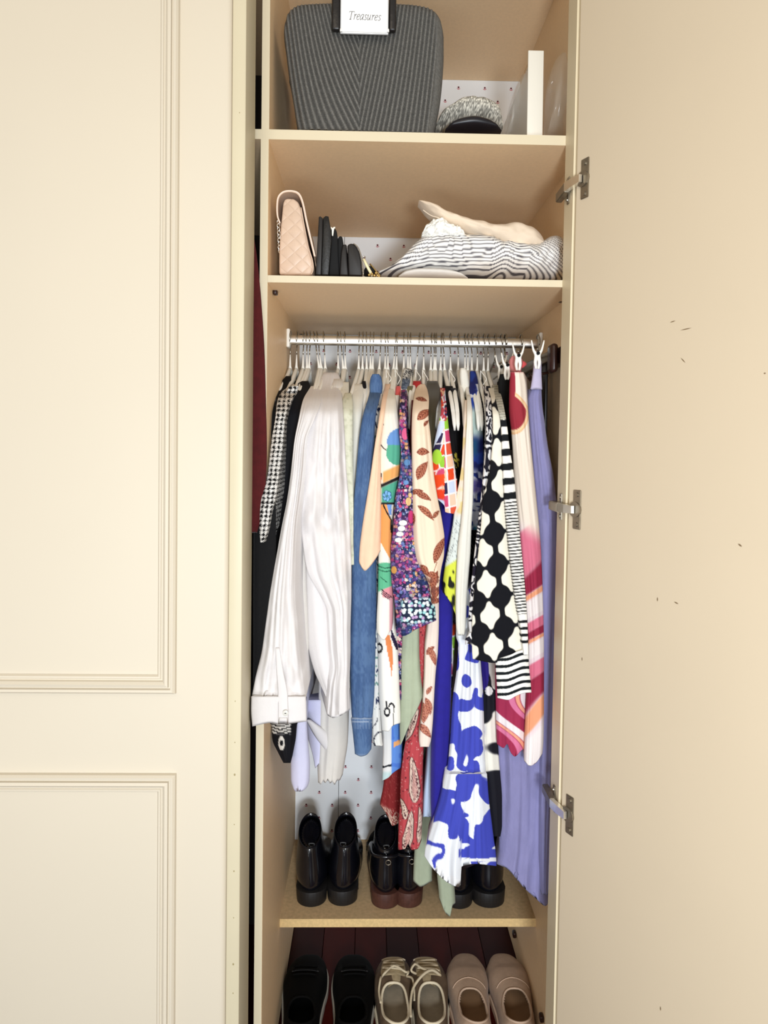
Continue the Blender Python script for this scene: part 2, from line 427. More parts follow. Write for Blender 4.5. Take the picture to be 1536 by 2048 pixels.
# ---- floor of old red boards
m_fl = mat('red_brown_floorboard', (66, 13, 6), 0.6, spec=.12, noise=.35, nscale=6, bump=.05, bscale=40, stretch=(1, .12, 1))
m_fl2 = mat('dark_red_floorboard', (48, 9, 5), 0.6, spec=.12, noise=.35, nscale=6, stretch=(1, .12, 1))
fl_ = box('floor', -1.2, 1.2, -3.2, .7, FLOOR - .04, FLOOR - .0155, m_fl2); tag(fl_, kind='structure')
x = XL + .001; i = 0
while x < XR - .01:
    wd = .083; x1 = min(x + wd - .0012, XR - .001)
    box('plank', x, x1, -.3, D - .002, FLOOR - .0155, FLOOR - (.0005 if i % 2 else .001), m_fl if i % 3 else m_fl2, fl_, bevel=.001)
    x += wd; i += 1
wl = box('wall_left', -1.23, -.86, -.10, -.07, FLOOR, 1.05, m_door); tag(wl, kind='structure')

# ================================================================== PRINTS (colour of the cloth itself, per vertex)
def hsh(ix, iy, s=0):
    n = (ix.astype(np.int64) * 374761393 + iy.astype(np.int64) * 668265263 + s * 974634777) & 0x7fffffff
    n = ((n ^ (n >> 13)) * 1274126177) & 0x7fffffff
    return ((n ^ (n >> 16)) & 0xffff) / 65535.0
def vn(x, y, sc, s=0):
    x = np.asarray(x, float) / sc; y = np.asarray(y, float) / sc
    ix = np.floor(x); iy = np.floor(y); fx = x - ix; fy = y - iy
    fx = fx * fx * (3 - 2 * fx); fy = fy * fy * (3 - 2 * fy)
    a = hsh(ix, iy, s); b = hsh(ix + 1, iy, s); c = hsh(ix, iy + 1, s); d = hsh(ix + 1, iy + 1, s)
    return (a * (1 - fx) + b * fx) * (1 - fy) + (c * (1 - fx) + d * fx) * fy
def fb(x, y, sc, s=0): return .62 * vn(x, y, sc, s) + .38 * vn(x, y, sc * .45, s + 9)
def vor(x, y, sc, s=0):
    x = np.asarray(x, float) / sc; y = np.asarray(y, float) / sc
    ix = np.floor(x); iy = np.floor(y); d1 = np.full(x.shape, 9.); d2 = np.full(x.shape, 9.); idn = np.zeros(x.shape)
    for ox in (-1, 0, 1):
        for oy in (-1, 0, 1):
            cx = ix + ox; cy = iy + oy
            px = cx + .15 + .7 * hsh(cx, cy, s); py = cy + .15 + .7 * hsh(cx, cy, s + 5)
            d = np.hypot(px - x, py - y); hh = hsh(cx, cy, s + 11)
            n1 = d < d1
            d2 = np.where(n1, d1, np.minimum(d2, d)); idn = np.where(n1, hh, idn); d1 = np.where(n1, d, d1)
    return d1, d2, idn
def col(*c): return np.array(c, float)
def base(x, c): return np.ones(x.shape + (3,)) * np.array(c, float)
def put(a, m, c):
    m = np.clip(m, 0, 1)[..., None]; return a * (1 - m) + np.array(c, float) * m
def sm(e0, e1, v):
    t = np.clip((v - e0) / (e1 - e0), 0, 1); return t * t * (3 - 2 * t)
def pal(idn, P):
    P = np.array(P, float); k = np.clip((idn * len(P)).astype(int), 0, len(P) - 1); return P[k]

def p_hound(x, y):
    s = 9.2; u = (x + .12 * y) / s; v = (y) / s
    a = (u % 1) < .5; b = (v % 1) < .5; dg = ((u + v) * 2 % 1) < .5
    blk = np.where(a & b, 1., np.where(~a & ~b, 0., np.where(dg, 1., 0.)))
    return put(base(x, (238, 236, 232)), blk, (7, 7, 9))
def p_circ(x, y):
    H = np.array([49., -12.5]); V_ = np.array([6.7, 62.8]); O = np.array([1008., 1256.])
    det = H[0] * V_[1] - H[1] * V_[0]
    dx = x - O[0]; dy = y - O[1]
    a = (dx * V_[1] - dy * V_[0]) / det; b = (H[0] * dy - H[1] * dx) / det
    ra = a - np.round(a); rb = b - np.round(b)
    ex = ra * 49; ey = rb * 62.8
    dc = np.hypot(ex / 1.0, ey / 1.12) - 20.6
    # bars with flared joints
    hb = np.abs(ey) - (3.4 + 4 * np.clip(1 - (24.5 - np.abs(ex)) / 8, 0, 1) * 0)
    vb = np.abs(ex) - 5.2
    k = 5.0
    def smin(p, q):
        h = np.clip(.5 + .5 * (q - p) / k, 0, 1); return q * (1 - h) + p * h - k * h * (1 - h)
    d = smin(dc, smin(hb, vb))
    return put(base(x, (246, 240, 222)), sm(.8, -.8, d), (9, 10, 18))
def p_stripes(x, y):
    a = base(x, (246, 243, 236)); bl = (15, 18, 22)
    w_ = vn(x, y, 5, 3) * .9
    y2 = y + .10 * (x - 1020) + w_
    def bd(p, per, th): q = (p % per); return sm(-.1, .9, q) * sm(th + .5, th - .5, q)
    m = bd(y2 - 897, 29.3, 14.2) * sm(837, 839, y2) * sm(1001, 999, y2)
    m = np.maximum(m, bd(y2 - 1004, 6.45, 3.0) * sm(1002, 1004, y2) * sm(1232, 1230, y2))
    m = np.maximum(m, bd(y2 - 1243, 13.6, 6.2) * (y2 > 1240) * (y2 < 1296))
    a = put(a, m, bl)
    g = (y2 < 838)
    a = np.where(g[..., None], put(base(x, (196, 194, 180)), ((y2 % 5.2) < 1.4) * .7, (120, 120, 108)), a)
    return a
def p_cuffstripe(x, y):
    y2 = y + 11 * sm(1010, 1050, x) + .02 * (x - 1000)
    m = sm(.0, .8, ((y2 - 1316) % 13.9)) * sm(6.6, 5.8, ((y2 - 1316) % 13.9))
    a = put(base(x, (246, 245, 240)), m * (y2 > 1312) * (y2 < 1396), (16, 22, 26))
    return a
def p_floral(x, y):
    P = [(30, 30, 66), (92, 60, 130), (168, 62, 128), (222, 110, 150), (66, 110, 150), (110, 130, 190), (34, 34, 74), (196, 70, 120), (244, 222, 206), (150, 120, 190), (226, 170, 110), (44, 60, 110)]
    d1, d2, i = vor(x + 3 * vn(x, y, 6, 2), y, 6.6, 4)
    a = pal(i, P)
    pet = d1 * (1 + .28 * np.cos(5 * np.arctan2(np.sin(x * 1.7), np.cos(y * 1.9))))
    a = put(a, sm(.44, .54, pet), (26, 28, 62))
    e1, e2, j = vor(x, y, 3.4, 8)
    a = put(a, (j > .80) * sm(.42, .3, e1) * .75, (244, 230, 236))
    a = put(a, (j < .12) * sm(.5, .3, e1) * .8, (96, 66, 140))
    reg = vn(x, y, 34, 6)
    a = put(a, .35 * sm(.55, .8, reg), (140, 60, 128)); a = put(a, .5 * sm(.45, .2, reg), (50, 72, 124))
    # pale flowers near hem
    hm = sm(1196, 1206, y + .12 * (x - 800)) * sm(1256, 1246, y + .12 * (x - 800)) * sm(798, 806, x)
    f1, f2, fi = vor(x, y, 7.6, 21)
    fl = pal(fi, [(176, 226, 230), (232, 246, 246), (150, 214, 220), (240, 246, 250), (186, 150, 200)])
    fl = put(fl, sm(.12, .06, f1), (250, 240, 200)); fl = put(fl, sm(.40, .48, f1), (24, 36, 62))
    a = a * (1 - hm[..., None]) + fl * hm[..., None]
    # white hyacinth motif & yellow
    for (cx, cy, rx, ry, c) in ((806, 1046, 9, 6, (246, 242, 240)), (803, 1057, 8, 6, (246, 242, 240)), (800, 1068, 8, 5, (244, 240, 236)), (797, 1080, 8, 5, (246, 242, 238)),
                                (817, 1003, 6, 9, (236, 200, 140)), (820, 990, 4, 5, (240, 206, 150)), (822, 1034, 6, 14, (206, 60, 120)), (810, 868, 7, 13, (226, 100, 146)),
                                (814, 925, 7, 7, (96, 140, 190)), (812, 965, 6, 5, (110, 150, 205)), (788, 1140, 6, 8, (234, 170, 90))):
        e = np.hypot((x - cx) / rx, (y - cy) / ry); a = put(a, sm(1.05, .9, e), c); a = put(a, .7 * (sm(1.05, .98, e) - sm(.98, .88, e)), (24, 24, 50))
    return a
def p_tropic(x, y):
    a = base(x, (250, 245, 232))
    # left cream panel stays; right coloured panel from x>772
    r = sm(771, 774, x + .03 * (y - 860))
    def band(a, y0, y1, c, mask=1):
        yy = y + .5 * (x - 780) * .9
        return put(a, sm(y0 - 1, y0 + 1, yy) * sm(y1 + 1, y1 - 1, yy) * mask, c)
    a = put(a, sm(874, 866, np.abs(y - 872) + 0 * x) * 0, (0, 0, 0))
    blue = np.hypot((x - 801) / 27, (y - 883) / 26) < 1
    a = put(a, blue * (y < 892) * 1., (110, 156, 216))
    a = put(a, (np.hypot((x - 798) / 26, (y - 905) / 26) < 1) * (y >= 890) * 1., (92, 180, 148))
    a = put(a, sm(930, 936, y + .45 * (x - 790)) * sm(958, 953, y + .45 * (x - 790)) * sm(764, 768, x), (248, 178, 104))
    a = put(a, sm(955, 957, y + .45 * (x - 790)) * sm(965, 961, y + .45 * (x - 790)), (26, 20, 22))
    a = put(a, sm(962, 965, y + .45 * (x - 790)) * sm(1008, 1004, y) * sm(762, 765, x), (86, 176, 146))
    # blue flower
    for k in range(6):
        an = k * PI / 3 + .3; cx = 774 + 5.5 * math.cos(an); cy = 992 + 6.5 * math.sin(an)
        e = np.hypot((x - cx) / 3.6, (y - cy) / 4.2); a = put(a, sm(1.3, 1.1, e), (20, 60, 110)); a = put(a, sm(1.0, .85, e), (130, 190, 240))
    a = put(a, sm(1004, 1006, y) * sm(1010, 1008, y) * (x > 762), (22, 18, 24))
    a = put(a, (y > 1009) * (y < 1030) * (x > 766) * (x < 783) * 1., (118, 160, 224))
    org = (y > 1009) * (y < 1125) * (x < 770 + .22 * (y - 1010) + 4) * (x > 759) * ((y < 1082) | (x > 760 + (y - 1082) * .55))
    a = put(a, org * 1., (244, 164, 92))
    ln = np.abs(x - (767 + np.clip(y - 1012, 0, 28) * .55)) < 1.6
    a = put(a, ln * (y > 1009) * (y < 1066) * 1., (22, 18, 24))
    # white wedge then green jar
    a = put(a, sm(1126, 1128, y + 2 * np.cos((x - 770) / 8)) * sm(1182, 1178, y + .4 * (x - 765)), (98, 188, 144))
    for yy in (1136, 1143): a = put(a, (np.abs(y - yy + .02 * (x - 772) ** 2) < 1.0) * 1., (22, 80, 60))
    a = put(a, (np.abs((y - 1158) - .9 * (x - 766)) < .9) * (x > 760) * (x < 774) * 1., (22, 80, 60))
    a = put(a, sm(1178, 1181, y + .4 * (x - 765)) * sm(1196, 1192, y - .3 * (x - 765)) * (x > 765), (230, 150, 158))
    for o in (0, 4, 8): a = put(a, (np.abs((y - 1180 - o) - .75 * (x - 764)) < 1.1) * (x > 762) * (x < 785) * 1., (40, 20, 40))
    a = put(a, sm(777, 781, x) * (y > 1196) * (y < 1270), (244, 178, 186))
    # left cream panel ornaments
    L = x < 770 + .0 * y
    a = put(a, (np.hypot((x - 764) / 3, (y - 848) / 7) < 1) * 1., (20, 16, 20))
    a = put(a, (np.abs((y - 888) - 1.1 * (x - 760)) < 1.6) * (x < 774) * (y > 882) * (y < 900), (60, 50, 50))
    a = put(a, (y > 946) * (y < 974) * (x < 763) * (np.abs(y - 960) > 6), (20, 16, 20)); a = put(a, (np.abs(y - 960) <= 6) * (x < 763), (228, 140, 84))
    return a
def p_squig(x, y):
    a = base(x, (250, 247, 240))
    def arc(cx, cy, rx, ry, w_, c=(24, 24, 32), lo=-9, hi=9):
        e = np.hypot((x - cx) / rx, (y - cy) / ry); an = np.arctan2(y - cy, x - cx)
        return (np.abs(e - 1) < w_ / min(rx, ry)) & (an > lo) & (an < hi)
    m = arc(774, 1424, 5, 7, 1.7) | arc(783, 1415, 5, 8, 1.5, lo=-PI, hi=.2) | ((np.abs(x - 773) < 2) & (y > 1402) & (y < 1416)) | arc(758, 1296, 6, 8, 1.8)
    m |= (np.abs(x - 787.2) < .8) & (y > 1412)
    a = put(a, m * 1., (26, 26, 34))
    org = (np.abs(x - (776 + .055 * (y - 1280) + 4 * np.sin((y - 1280) / 30))) < 5.5 * sm(1360, 1300, y)) & (y > 1270)
    a = put(a, org * 1., (238, 142, 84))
    a = put(a, (np.abs((x - 786) - .42 * (y - 1275)) < 4) * (y < 1300) * (x > 782), (36, 24, 60))
    return a
def p_leafwhite(x, y):
    a = base(x, (240, 240, 236)); n = fb(x * 1.2, y, 9, 3)
    a = put(a, sm(.62, .66, n) * (y < 1420), (32, 44, 84)); a = put(a, sm(.30, .26, n) * (y < 1420) * .8, (90, 140, 130))
    a = put(a, (np.abs(np.hypot((x - 762) / 14, (y - 1482) / 18) - 1) < .09) * (y > 1455) * (y < 1496), (30, 34, 60))
    a = put(a, (np.abs((x - 752) + .35 * (y - 1440) - 3 * np.sin(y / 6)) < 1.1) * (y > 1436) * (y < 1464), (30, 34, 60))
    return a
def p_whiteblue(x, y):
    a = base(x, (240, 240, 240)); r = sm(782, 784, x)
    a = put(a, r, (96, 146, 226)); a = put(a, r * sm(.55, .6, vn(x, y, 9, 5)) * .5, (60, 104, 210))
    a = put(a, r * (np.abs((y - 1486) - .5 * (795 - x)) < 5) * (x > 788), (240, 174, 112))
    a = put(a, (1 - r) * (np.abs(y - 1533 + .2 * (x - 770)) < 2) * 1., (30, 34, 44)); a = put(a, (1 - r) * sm(1540, 1548, y) * .8, (190, 222, 224))
    return a
def leafp(a, x, y, cx, cy, L, Wd, ang, c=(166, 88, 64), c2=(104, 42, 32)):
    ca, sa = math.cos(ang), math.sin(ang); u = (x - cx) * ca + (y - cy) * sa; v = -(x - cx) * sa + (y - cy) * ca
    v = v - .12 * u * u / L
    t = np.clip(1 - (u / L) ** 2, 0, 1); w_ = Wd * t * (1 - .25 * u / L)
    ins = sm(.8, -.4, np.abs(v) - w_) * (np.abs(u) < L)
    a = put(a, ins * .9, c)
    vein = (((u - np.abs(v) * 1.1) % 4.2) < 1.5) | (np.abs(v) < .8) | (np.abs(np.abs(v) - w_) < .9)
    a = put(a, ins * vein * .75, c2)
    a = put(a, ins * (((u + np.abs(v)) % 6.1) < 1.2) * .6, (238, 170, 130))
    return a
def p_leaves(x, y):
    a = base(x, (250, 226, 200))
    for q in ((843, 798, 12, 4, .2), (848, 828, 18, 8, -.6), (852, 846, 8, 3, -.9), (846, 903, 13, 7, .0), (843, 940, 21, 9, -1.05), (833, 983, 14, 5, -.2), (848, 992, 17, 6, .45), (853, 1024, 22, 6, .75),
              (826, 1035, 15, 4, 1.35), (872, 1028, 10, 4, -.9), (878, 1098, 30, 8, -1.15), (850, 1140, 14, 6, 1.0), (868, 1160, 20, 7, -1.3), (866, 1150, 14, 6, .3), (870, 1185, 14, 8, 1.5), (868, 1200, 12, 7, .2)):
        a = leafp(a, x, y, *q)
    a = put(a, (np.abs((x - 872) + .3 * (y - 1130)) < .8) * (y > 1125), (150, 90, 60))
    g = sm(1148, 1165, y) * sm(.45, .6, fb(x * 1.5, y * .8, 8, 3)); a = put(a, g * .8, (122, 70, 60))
    return a
def p_leaves2(x, y):
    a = base(x, (250, 232, 218))
    for q in ((866, 1312, 20, 6, 1.2), (860, 1300, 12, 5, -.8), (848, 1425, 22, 10, 1.5), (858, 1412, 18, 6, 1.3), (850, 1460, 20, 7, .8), (858, 1380, 10, 4, -1)):
        a = leafp(a, x, y, *q, c=(196, 120, 96), c2=(130, 62, 52))
    return a
def p_geo(x, y):
    P = [(252, 202, 170), (36, 28, 66), (208, 74, 116), (208, 220, 246), (150, 206, 60), (232, 74, 32), (252, 210, 184), (38, 30, 70), (206, 70, 112), (230, 90, 60)]
    L = x < 889
    d1, d2, i = vor(x * 1.0 + .3 * y, y, 24, 31)
    a = pal(i, P)
    gx = (x - 891 - .07 * (y - 900)) / 15.; gy = (y + .25 * (x - 900)) / 26.
    ci = hsh(np.floor(gx), np.floor(gy), 7); b = pal(ci, P)
    a = np.where(L[..., None], a, b)
    ed = sm(.11, .06, d2 - d1); ex = np.minimum((gx % 1), 1 - (gx % 1)) * 15; ey = np.minimum((gy % 1), 1 - (gy % 1)) * 26
    e2 = sm(2.0, 1.1, np.minimum(ex, ey)); a = put(a, np.where(L, ed, e2), (250, 244, 246))
    a = put(a, L * (np.hypot((x - 874) / 10, (y - 914) / 15) < 1) * 1., (170, 218, 64))
    a = put(a, L * sm(949, 951, y + .1 * (x - 870)) * sm(976, 974, y + .2 * (x - 870)), (236, 76, 28))
    a = put(a, L * sm(978, 980, y) * sm(998, 996, y - .3 * (x - 880)), (232, 66, 30))
    a = put(a, L * sm(998, 1000, y - .3 * (x - 880)), (200, 220, 246)); 
    a = put(a, L * (np.abs(x + .55 * (y - 850) - 884) < 8) * (y < 900) * (y > 842), (210, 224, 250))
    a = put(a, (y < 842) * sm(.5, .6, fb(x, y, 7, 2)), (190, 70, 80))
    return a
def p_bw_meander(x, y):
    n = fb(x * 1.1, y * .62, 17, 12); s = np.sin(n * 30)
    a = put(base(x, (24, 22, 36)), sm(.05, .3, s), (244, 242, 242))
    a = put(a, (y > 1132) * (y < 1152) * 1., (30, 24, 44)); a = put(a, (np.abs(y - 1154) < 1.2) * 1., (240, 238, 244))
    return a
def p_bandana(x, y):
    n = fb(x, y, 7, 15); a = put(base(x, (36, 38, 50)), sm(.02, .25, np.sin(n * 30)), (226, 226, 222)); a = put(a, sm(755, 760, y) * .75, (90, 108, 136)); return a
def p_watercolour(x, y):
    n = fb(x, y * .7, 16, 17); a = put(base(x, (28, 38, 110)), sm(.4, .62, n), (40, 70, 170))
    a = put(a, sm(806, 826, y) * sm(890, 866, y + 12 * n), (206, 226, 220)); a = put(a, sm(872, 886, y) * sm(925, 900, y) * sm(962, 950, x), (34, 86, 130))
    a = put(a, sm(930, 950, y) * sm(.42, .55, fb(x, y, 10, 4)), (220, 222, 236)); a = put(a, sm(955, 965, y) * sm(990, 980, y) * .7, (84, 66, 160))
    a = put(a, sm(1000, 1010, y) * sm(.5, .6, n), (58, 124, 146)); a = put(a, (y < 800) * (y > 768) * sm(.48, .58, vn(x, y, 6, 3)), (226, 230, 240))
    return a
def p_faces(x, y):
    a = base(x, (244, 226, 206)); a = put(a, sm(.6, .75, vn(x, y, 14, 3)) * .6, (222, 200, 110))
    a = put(a, sm(1020, 1040, y), (226, 234, 230))
    ln = (np.abs(np.sin(fb(x, y, 12, 19) * 17)) < .16) & (y > 1040) & (y < 1128); a = put(a, ln * .8, (70, 76, 86))
    li = sm(1122, 1128, y + .6 * (x - 905)); a = put(a, li, (224, 232, 78)); a = put(a, li * sm(.64, .7, vn(x * 1.4, y * .7, 9, 23)), (26, 26, 20))
    return a
def p_bluewhite(x, y):
    xx = x + 10 * (fb(x, y, 26, 41) - .5); yy = y + 10 * (fb(x, y, 26, 43) - .5)
    n = vn(xx * 1.35, yy, 34, 27); m = vn(xx * 1.2, yy, 30, 29)
    blob = np.maximum(sm(.53, .545, n), sm(.66, .675, m) * 1.)
    ring = sm(.80, .815, n)
    a = put(base(x, (244, 248, 254)), blob, (66, 76, 190)); a = put(a, ring, (244, 248, 254))
    hemy = 1772 - .35 * np.clip(918 - x, 0, 99)
    a = put(a, sm(1752, 1757, y + .45 * (910 - x)) * (x < 918), (246, 248, 252))
    a = put(a, sm(1716, 1718, y) * sm(1724, 1722, y) * (x > 918), (246, 248, 252))
    a = put(a, sm(1697, 1699, y) * sm(1716, 1714, y) * (x > 918), (66, 76, 190))
    return a
def p_paisley(x, y):
    a = base(x, (196, 74, 80))
    def tear(a, cx, cy, L, Wd, ang):
        ca, sa = math.cos(ang), math.sin(ang); u = (x - cx) * ca + (y - cy) * sa; v = -(x - cx) * sa + (y - cy) * ca
        t = (u + L) / (2 * L); v = v + 2.5 * np.sin(t * 3)
        w_ = Wd * np.sqrt(np.clip(t, 0, 1)) * np.clip(1 - np.clip(t - .72, 0, 1) / .28, 0, 1) ** .5 * ((t > 0) & (t < 1))
        e = np.abs(v) - w_
        a = put(a, sm(1.6, .4, e) * (w_ > 0), (60, 30, 34)); a = put(a, sm(0, -1, e) * (w_ > 0), (236, 208, 190))
        inn = sm(-2.6, -3.4, e) * (w_ > 0); a = put(a, inn * sm(.0, .3, np.sin(fb(x, y, 5, 3) * 40)), (70, 34, 40)); a = put(a, sm(-5.2, -6, e) * (w_ > 0) * .8, (214, 160, 150))
        return a
    a = tear(a, 826, 1560, 46, 13, 1.5); a = tear(a, 816, 1662, 40, 12, 1.75); a = tear(a, 806, 1618, 22, 7, 1.35); a = tear(a, 838, 1650, 36, 7, 1.6)
    a = tear(a, 822, 1450, 36, 9, 2.0); a = tear(a, 832, 1380, 26, 8, 1.5)
    a = put(a, (hsh(np.floor(x / 3), np.floor(y / 3), 3) > .965) * .8, (80, 24, 34))
    a = put(a, (np.abs(np.sin(fb(x, y, 17, 33) * 19)) < .07) * .7, (240, 200, 190))
    return a
def p_redskirt(x, y):
    a = base(x, (140, 38, 40)); a = put(a, sm(1612, 1620, y - .5 * (x - 775)) * sm(0, .3, np.sin(fb(x, y, 6, 3) * 40)), (226, 200, 180))
    a = put(a, (np.abs(np.sin(fb(x, y, 14, 5) * 20)) < .1) * .5, (210, 120, 110)); return a
def p_pink(x, y):
    a = base(x, (246, 232, 216))
    e = np.hypot((x - 1006 - .35 * np.clip(y - 760, 0, 60)) / 24, (y - 824) / 34)
    a = put(a, sm(1.34, 1.30, e), (240, 190, 140)); a = put(a, sm(1.24, 1.20, e), (250, 214, 170)); a = put(a, sm(1.08, 1.02, e), (158, 44, 58))
    a = put(a, sm(1.5, 1.4, np.hypot((x - 1024) / 5, (y - 770) / 24)), (158, 44, 58)); 
    a = put(a, sm(748, 740, y), (226, 140, 140))
    ph = (x * .55 + (y - 1050) * .85 + 34 * np.sin((y - 1040 + x * .4) / 52.) ) / 120.
    f = ph % 1
    b = base(x, (240, 222, 226)); b = put(b, sm(.08, .12, f) * sm(.36, .32, f), (226, 120, 146)); b = put(b, sm(.32, .36, f) * sm(.56, .52, f), (160, 40, 70))
    b = put(b, sm(.54, .56, f) * sm(.64, .62, f), (246, 168, 126)); b = put(b, sm(.64, .68, f), (248, 238, 236))
    k = sm(1040, 1085, y + .6 * (1060 - x)); a = a * (1 - k[..., None]) + b * k[..., None]
    return a
def p_pink2(x, y):
    ph = ((x - 990) * .75 + (y - 1380) * -.42 + 17 * np.sin((y - 1370) / 26.) + 60) / 62.
    f = ph % 1
    b = base(x, (166, 44, 80)); b = put(b, sm(.40, .43, f) * sm(.58, .55, f), (226, 124, 164)); b = put(b, sm(.57, .60, f) * sm(.70, .67, f), (246, 170, 140)); b = put(b, sm(.69, .72, f) * sm(.98, .95, f), (248, 238, 240))
    return b
def p_sheerblack(x, y):
    a = base(x, (5, 5, 7)); return put(a, (hsh(np.floor(x / 2), np.floor(y / 3), 4) > .93) * (y > 790) * (y < 890) * .6, (150, 150, 150))
def p_navyhem(x, y):
    a = base(x, (4, 5, 13)); k = sm(1444, 1446, y) * sm(1470, 1466, y - .0 * x) * sm(584, 580, x)
    a = put(a, k * (np.sin((y + 3 * np.sin(x / 7)) * 1.0) > .1), (226, 222, 214)); 
    e = np.hypot((x - 563) / 6, (y - 1486) / 13); a = put(a, (np.abs(e - .8) < .28) * (x < 572), (226, 222, 214)); return a
def p_dots(x, y):
    a = base(x, (14, 15, 24)); return put(a, (vn(x, y, 5, 3) > .66) * 1., (214, 212, 206))
def p_embro(x, y):
    a = base(x, (5, 5, 8)); e = np.hypot((x - 913) / 5, (y - 921) / 16); return put(a, (e < 1) * (fb(x, y, 4, 8) > .5), (206, 190, 70))
def p_topswirl(x, y):
    a = base(x, (244, 240, 230)); n = np.sin(fb(x, y, 10, 14) * 26); a = put(a, sm(.55, .7, n) * (y < 1160), (30, 24, 30)); return a
def p_denim(x, y):
    n = vn(x * 3, y * .5, 3, 3) * .5 + vn(x, y, 20, 6) * .5
    a = base(x, (86, 116, 158)); a = put(a, sm(.3, .7, n) * .6, (58, 86, 132))
    st = (np.abs(y - 1437) < .8) | (np.abs(y - 1444) < .8); a = put(a, st * .7, (190, 200, 216))
    a = put(a, (y > 1438) * (y < 1458) * (np.sin(x * 1.1) > .3) * .35, (160, 176, 200)); a = put(a, sm(1506, 1511, y) * .5, (150, 166, 190)); return a
def p_lacegreen(x, y):
    a = base(x, (226, 226, 204)); n = fb(x, y, 6, 3); return put(a, sm(.55, .75, n) * .5, (188, 190, 164))
def p_ivory(x, y):
    a = base(x, (238, 235, 222)); return put(a, sm(.6, .8, fb(x, y, 5, 7)) * .4, (206, 202, 184))
def p_cw(x, y):
    n = sm(.48, .54, vn(x * 1.1, y * .8, 26, 61)); a = put(base(x, (244, 240, 228)), n, (18, 18, 28))
    bl = (np.hypot((x - 969) / 9, (y - 1345) / 34) < 1) * 1.; a = put(a, bl, (40, 24, 120)); a = put(a, (np.hypot((x - 978) / 7.5, (y - 1382) / 9) < 1) * 1., (244, 240, 236)); return a

m_print = print_mat('printed_cotton')
m_printk = print_mat('printed_knit', .92)

